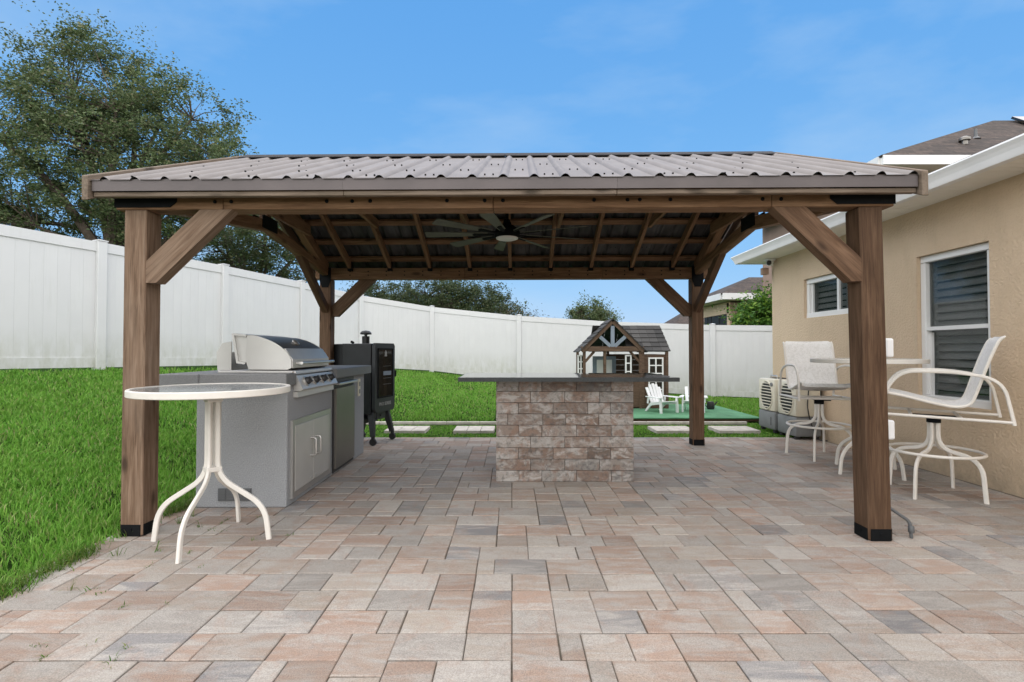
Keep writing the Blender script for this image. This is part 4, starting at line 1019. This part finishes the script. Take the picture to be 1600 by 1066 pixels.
# frame: x from -.60 to 1.13, porch in front of the left part; y grows to the back
XL, XM, XR = -.58, .60, 1.12; EVE = 1.15; DEP = 1.05
def pbox(name, c, d, mat, parent=ph, rot=None, bev=.003): return obj(name, MB().box(c, d, rot=rot, bev=bev), mat, parent)
for z in np.arange(.06, 1.14, .12):
    pbox('wall_plank', ((XM + XR) / 2, .0, z), (XR - XM, .02, .117), 'play_wood')
    pbox('wall_plank', (XR, DEP / 2, z), (.02, DEP - .024, .117), 'play_wood')
    pbox('wall_plank', ((XL + XR) / 2 + .3, DEP, z), (1.08, .02, .117), 'play_wood')
    if z < .5: pbox('wall_plank', (.34, .02, z), (.46, .02, .117), 'play_wood')
for (x, y) in ((XL + .03, 0), (-.14, .0), (XM - .03, -.02), (XM + .02, -.02), (XR - .02, -.015), (XL + .03, DEP), (.12, DEP)):
    pbox('corner_post', (x, y, EVE / 2), (.055, .055, EVE), 'play_wood')
pbox('porch_beam', ((XL + XM) / 2, -.04, EVE + .04), (XM - XL + .08, .05, .10), 'play_wood')
for s in (-1, 1):
    gx_ = (XL + XM) / 2
    bar('gable_rafter', (gx_ + s * .62, -.06, EVE - .01), (gx_ + s * .012, -.06, EVE + .585), .035, .085, 'play_wood', ph)
    bar('porch_brace', (gx_ + s * .545, .0, EVE - .22), (gx_ + s * .36, .0, EVE - .01), .035, .05, 'play_wood', ph)
    bar('gable_strut', (gx_ + s * .04, -.05, EVE + .09), (gx_ + s * .27, -.05, EVE + .30), .03, .07, 'slate_grey_paint', ph)
pbox('gable_king_post', (gx_, -.05, EVE + .29), (.075, .035, .42), 'slate_grey_paint')
# porch gable roof (ridge along y): shingle rows
def shingle_rows(p_eave0, p_eave1, p_ridge0, p_ridge1, rows):
    A, B, C_, D = map(Vector, (p_eave0, p_eave1, p_ridge0, p_ridge1)); nn = (B - A).cross(C_ - A).normalized()
    if nn.z < 0: nn = -nn
    for i in range(rows):
        t0, t1 = i / rows, min(1, (i + 1.15) / rows); a, b = A.lerp(C_, t0), B.lerp(D, t0); c, d = A.lerp(C_, t1), B.lerp(D, t1)
        n = 5
        for j in range(n):
            p, q_ = j / n, (j + 1) / n - .004; q4 = [a.lerp(b, p), a.lerp(b, q_), c.lerp(d, q_), c.lerp(d, p)]
            tp = [q4[0] + nn * .024, q4[1] + nn * .024, q4[2] + nn * .008, q4[3] + nn * .008]
            obj('shingle', MB().add(q4 + tp, [(0, 1, 2, 3), (4, 5, 6, 7), (0, 1, 5, 4), (1, 2, 6, 5), (2, 3, 7, 6), (3, 0, 4, 7)]), 'play_shingle', ph)
for s in (-1, 1):
    shingle_rows((gx_ + s * .68, -.10, EVE - .03), (gx_ + s * .68, .75, EVE - .03), (gx_, -.10, EVE + .64), (gx_, .75, EVE + .64), 7)
shingle_rows((.30, -.05, EVE - .01), (XR + .05, -.05, EVE - .01), (.30, .50, EVE + .53), (XR - .01, .50, EVE + .53), 6)
shingle_rows((-.3, DEP + .06, EVE - .02), (XR + .05, DEP + .06, EVE - .02), (-.3, .50, EVE + .53), (XR - .01, .50, EVE + .53), 6)
obj('end_gable', MB().prism([(-.02, EVE - .02), (DEP + .02, EVE - .02), (.50, EVE + .50)], XR - .025, XR - .005, 'x'), 'play_wood', ph)
def small_window(x, y, z, w_, h_, nx__, nz__, name='window'):
    f = MB(); t_ = .028
    f.box((x, y, z + h_ / 2 - t_ / 2), (w_, .03, t_)).box((x, y, z - h_ / 2 + t_ / 2), (w_, .03, t_))
    for s in (-1, 1): f.box((x + s * (w_ / 2 - t_ / 2), y, z), (t_, .029, h_ - 2 * t_))
    for i in range(1, nx__): f.box((x - w_ / 2 + w_ * i / nx__, y, z), (.026, .025, h_ - 2 * t_))
    for i in range(1, nz__): f.box((x, y, z - h_ / 2 + h_ * i / nz__), (w_ - 2 * t_, .022, .022))
    o = obj(name, f, 'white_paint', ph); obj('pane', MB().box((x, y + .006, z), (w_ - .03, .006, h_ - .03)), 'smoker_glass', o)
small_window((XM + XR) / 2 + .02, -.02, .62, .30, .80, 2, 5)
small_window(XL - .02, .12, .86, .14, .42, 2, 3)
small_window(.34, .03, .82, .13, .50, 1, 3)
# door in the back of the porch
dw = obj('door', MB().box((-.02, .72, .52), (.50, .03, 1.03), bev=.004), 'slate_grey_paint', ph)
for s in (-1, 1): obj('door_panel', MB().box((-.02 + s * .085, .70, .78), (.155, .02, .36), bev=.004), 'white_paint', dw)
obj('door_panel', MB().box((-.02, .70, .30), (.33, .02, .40), bev=.004), 'white_paint', dw)
pbox('side_rail', (XL + .03, .5, .45), (.03, .95, .05), 'play_wood'); pbox('lower_cladding', (.30, -.03, .28), (.55, .02, .5), 'play_wood')

def kid_chair(loc, rz, label):
    t = thing('adirondack_chair', loc, rz, label, 'chair', "children's chairs on the green deck")
    for k in range(5):
        u = k - 2; h = .52 - .018 * u * u; x = u * .062; sp = u * .012
        obj('back_slat', MB().sweep([(x, .08, .13), (x + sp, .235, h)], [(-.028, -.008), (.028, -.008), (.028, .008), (-.028, .008)], up=(0, 1, .3)), 'white_plastic', t)
    obj('back_rail', MB().box((0, .165, .27), (.32, .02, .04), rot=(R(-22), 0, 0)), 'white_plastic', t)
    for k in range(5): obj('seat_slat', MB().box((0, -.21 + k * .062, .205 - k * .016), (.33, .052, .014), rot=(R(-14), 0, 0), bev=.003), 'white_plastic', t)
    for s in (-1, 1):
        obj('leg', MB().prism([(-.255, .0), (-.205, 0), (-.20, .27), (-.24, .27)], s * .19 - .014, s * .19 + .014, 'x'), 'white_plastic', t)
        obj('leg', MB().prism([(.20, 0), (.25, 0), (.10, .17), (-.2, .215), (-.2, .165), (.07, .12)], s * .166 - .012, s * .166 + .012, 'x'), 'white_plastic', t)
        obj('armrest', MB().prism([(s * .17, -.27), (s * .245, -.27), (s * .255, -.15), (s * .225, .17), (s * .18, .17)], .275, .291, 'z'), 'white_plastic', t)
        obj('arm_support', MB().prism([(.12, .15), (.15, .16), (.13, .275), (.10, .275)], s * .20 - .01, s * .20 + .01, 'x'), 'white_plastic', t)
    return t
kid_chair((2.82, 9.72, DZ), R(24), "small white child's adirondack chair in front of the playhouse window")
kid_chair((3.48, 9.82, DZ), R(-22), "small white child's adirondack chair half hidden behind the rear right post")
t = thing('watering_can', (3.93, 10.15, DZ), 0, 'small dark green watering can standing on the deck behind the right chair', 'watering can')
obj('can', MB().lathe([(.06, 0), (.075, .02), (.07, .12), (.05, .15), (.045, .15)], n=18), 'dark_plastic', t, smooth=True)
obj('spout', MB().tube([(.05, 0, .05), (.13, 0, .15)], .012, 8), 'dark_plastic', t); obj('handle', MB().tube(fillet([(-.05, 0, .14), (-.10, 0, .17), (-.12, 0, .08), (-.07, 0, .04)], .03), .008, 6, up=(0, 1, 0)), 'dark_plastic', t)

# ------------------------------------------------------------------ neighbouring houses beyond the fence
nb = thing('neighbour_house', (9.4, 22.0, 0), 0, 'brown stucco neighbour house with dark screened porch beyond the rear fence', 'house')
pbh = lambda name, c, d, mat: obj(name, MB().box(c, d), mat, nb)
pbh('wall', (4.3, 1.5, 1.6), (8.6, 3.0, 3.4), 'brown_stucco')
for y, w_ in ((1.1, 1.7), (2.45, .8)):
    f = pbh('window', (-.02, y, 2.05), (.05, w_, 1.5), 'screen_mesh'); obj('mullion', MB().box((-.06, y, 2.05), (.03, .05, 1.5)), 'dark_plastic', f)
pbh('window', (1.75, -.02, 2.0), (.9, .05, 1.3), 'screen_mesh'); pbh('corner_trim', (-.03, .12, 1.6), (.07, .2, 3.38), 'stucco_beige'); pbh('wall_band', (-.035, 1.5, 3.08), (.06, 3.0, .5), 'stucco_beige')
pbh('fascia', (4.0, -.62, 3.50), (9.2, .10, .26), 'white_paint'); pbh('fascia', (-.62, 1.5, 3.498), (.10, 4.1, .26), 'white_paint'); pbh('soffit', (4, 1.5, 3.38), (9.1, 4.1, .03), 'soffit')
roof_part('roof', [[(-.65, -.65, 3.62), (9, -.65, 3.62), (9, 1.5, 4.6), (1.5, 1.5, 4.6)], [(-.65, -.65, 3.62), (1.5, 1.5, 4.6), (-.65, 3.65, 3.62)], [(-.65, 3.65, 3.62), (1.5, 1.5, 4.6), (9, 1.5, 4.6), (9, 3.65, 3.62)]], nb)
roof_part('porch_gable_roof', [[(1.15, .9, 4.02), (2.8, .9, 4.58), (2.8, 2.6, 4.58), (1.15, 2.6, 4.02)]], nb); obj('gable_fascia', MB().box((1.95, .86, 4.27), (1.65, .08, .12), rot=(0, R(-18.7), 0)), 'white_paint', nb)
fh = thing('far_house', (12.4, 40, 0), 0, 'far brown hipped roof house just showing over the fence left of the rear right post', 'house')
obj('wall', MB().box((3.5, 3, 1.4), (6.4, 5.5, 3.0)), 'brown_stucco', fh)
roof_part('roof', [[(-.1, -.2, 2.9), (7.1, -.2, 2.9), (5, 3, 4.6), (2.2, 3, 4.6)], [(-.1, -.2, 2.9), (2.2, 3, 4.6), (-.1, 6, 2.9)], [(7.1, -.2, 2.9), (7.1, 6, 2.9), (5, 3, 4.6)]], fh)

# ------------------------------------------------------------------ trees and shrubs
def leaf_mesh(name, C, size, mat, flat=.5, aspect=.5):
    n = len(C); d = rng.normal(0, 1, (n, 3)); d[:, 2] *= flat; d /= np.linalg.norm(d, axis=1)[:, None]
    e = rng.normal(0, 1, (n, 3)); e -= d * (e * d).sum(1)[:, None]; e /= np.linalg.norm(e, axis=1)[:, None]
    s = (size * rng.uniform(.6, 1.25, n))[:, None]; a = d * s / 2; b = e * s * aspect / 2
    P = np.stack([C - a, C + b - a * .1, C + a, C - b - a * .1], 1).reshape(-1, 3)
    return big_mesh(name, P, [np.arange(n * 4).reshape(n, 4)], mat)
def tree(name, base, label, cat, trunk_h, blobs, n_clumps, per, clump_r, leaf, leafmat, trunk_r=.18, limbs=7, group=None, fork=None, barkmat='bark', twigs=True, twig_r=.007, seed=1):
    global rng
    rng = np.random.default_rng(seed); rnd = random.Random(seed)
    t = thing(name, base, 0, label, cat, group)
    C = []
    w = np.array([b[3] * b[4] * b[5] for b in blobs]) ** (2 / 3); w /= w.sum()
    for k in range(n_clumps):
        b = blobs[rng.choice(len(blobs), p=w)]
        v = rng.normal(0, 1, 3); v /= np.linalg.norm(v); r = rng.uniform(.35, 1.0) ** .5
        C.append([b[0] + v[0] * b[3] * r, b[1] + v[1] * b[4] * r, b[2] + v[2] * b[5] * r])
    C = np.array(C)
    wood_ = MB(); fk = Vector(fork or (0, 0, trunk_h))
    wood_.tube(cat_rom([(0, 0, -.1), (fk.x * .3 + .03, fk.y * .3, trunk_h * .5), fk], 4), trunk_r, 9, scale=[1.3 - .45 * i / 8 for i in range(9)])
    mains = []
    for k in range(limbs):
        b = blobs[k % len(blobs)]; e = Vector((b[0] + rnd.uniform(-.6, .6) * b[3], b[1] + rnd.uniform(-.6, .6) * b[4], b[2] + rnd.uniform(-.2, .6) * b[5]))
        m_ = fk.lerp(e, .5) + Vector((rnd.uniform(-.3, .3), rnd.uniform(-.3, .3), rnd.uniform(-.1, .35))) * (e - fk).length * .3
        pth = cat_rom([fk - Vector((0, 0, .1)), m_, e], 5); mains += pth[2:]
        wood_.tube(pth, trunk_r * .5, 6, scale=[1.1 - .85 * i / (len(pth) - 1) for i in range(len(pth))])
    if twigs:
        MP = np.array([list(p) for p in mains])
        for c in C:
            d = np.linalg.norm(MP - c, axis=1) + np.maximum(0, MP[:, 2] - c[2]) * .8; p = Vector(MP[d.argmin()]); c_ = Vector(c)
            mid = p.lerp(c_, .5) + Vector((rnd.uniform(-.12, .12), rnd.uniform(-.12, .12), rnd.uniform(-.05, .15))) * (c_ - p).length
            wood_.tube([p, mid, c_], twig_r * 2.2, 4, scale=[1.3, .8, .3], cap=False)
    obj('trunk', wood_, barkmat, t, smooth=True)
    n = n_clumps * per
    sub = np.repeat(C, per, axis=0); rr = np.repeat(rng.uniform(.6, 1.25, n_clumps) * clump_r, per)[:, None]
    # leaves sit in sprays along a few short shoots of every clump
    sh = rng.normal(0, 1, (n_clumps, 6, 3)); sh[:, :, 2] = sh[:, :, 2] * .7 + .25
    pick = rng.integers(0, 6, n); dirs = sh[np.repeat(np.arange(n_clumps), per), pick]
    P = sub + dirs * rr * rng.uniform(0, 1, (n, 1)) + rng.normal(0, .22, (n, 3)) * rr
    cr = link('crown', leaf_mesh('crown', P, leaf, leafmat), t)
    return t
GZ_ = lambda x, y: Z(x, y) - .03
tree('oak_tree', (-10.05, 13.2, .95), 'large oak tree with dark small leaves behind the left fence', 'tree', 2.9,
     [(-.3, 0, 5.2, 2.6, 2.3, 2.0), (-1.2, .2, 7.2, 1.5, 1.5, 1.5), (.9, .2, 5.9, 1.8, 1.7, 1.5), (2.4, -.2, 4.6, 1.3, 1.3, 1.0), (-3.0, 0, 5.2, 2.2, 2.0, 2.1), (-1.9, .3, 6.5, 1.4, 1.3, 1.2), (-2.4, 0, 3.4, 1.7, 1.4, .9), (1.0, .3, 3.6, 1.3, 1.2, .8), (-3.7, .2, 3.5, 1.2, 1.2, 1.0), (3.0, 0, 3.9, .7, .8, .6)],
     470, 270, .40, .082, 'oak_leaf', .24, 13, seed=3, fork=(-.25, 0, 2.5))
tree('oak_tree', (-8.9, 17.6, .8), 'second oak tree behind the fence seen under the left end of the pavilion roof', 'tree', 2.2,
     [(.0, 0, 4.4, 1.9, 1.8, 1.3), (-1.4, 0, 3.8, 1.5, 1.4, 1.1), (1.3, 0, 3.9, 1.4, 1.4, 1.2), (.5, 0, 2.7, 1.2, 1.0, .6)], 200, 190, .40, .088, 'oak_leaf', .17, 9, seed=4)
ev = [(-6.0, 23.5, 'dense evergreen tree just right of the rear left post behind the fence', 2.1, 3.9, 11), (-3.7, 22.6, 'dark evergreen tree behind the middle of the white fence', 2.2, 3.75, 12), (-1.6, 23.0, 'rounded evergreen tree at the right end of the evergreen row', 1.9, 3.35, 13)]
for x, y, lb, rx_, h, sd_ in ev:
    tree('evergreen_tree', (x, y, .75), lb, 'tree', 1.2, [(0, 0, h * .62, rx_, 1.5, h * .42), (-.8, 0, h * .52, rx_ * .7, 1.3, h * .34), (.9, 0, h * .55, rx_ * .7, 1.3, h * .34)], 230, 140, .40, .10, 'evergreen_leaf', .13, 7, 'evergreen trees behind the fence', seed=sd_, barkmat='bark')
for x, y, lb, h, sd_ in ((.1, 22.5, 'thin brown half bare bush beside the evergreen row', 2.75, 21), (1.5, 23.2, 'low brown half bare bush at the end of the bush row', 2.0, 22)):
    tree('bare_bush', (x, y, .55), lb, 'bush', .3, [(0, 0, h * .55, 1.3, 1.0, h * .42), (.7, 0, h * .4, 1.0, .9, h * .36), (-.7, 0, h * .5, .9, .9, h * .40)], 260, 40, .36, .075, 'brush_leaf', .05, 14, 'half bare bushes behind the fence', seed=sd_, barkmat='twig', twig_r=.006)
tree('small_tree', (4.65, 30.5, .4), 'small lone tree showing above the fence left of the playhouse roof', 'tree', 1.8, [(0, 0, 3.0, 1.0, 1.0, .85), (.75, 0, 2.5, .9, .8, .6), (-.55, 0, 2.7, .75, .8, .7)], 150, 75, .34, .12, 'oak_leaf', .10, 7, seed=31)
tree('bamboo_bush', (7.45, 15.2, .1), 'bright green feathery bush between the fence and the house corner', 'bush', .6, [(0, 0, 1.6, .85, .7, 1.0), (.35, 0, 2.45, .5, .5, .55), (-.2, 0, 2.05, .5, .5, .4)], 150, 85, .34, .12, 'bamboo_leaf', .06, 9, seed=41)
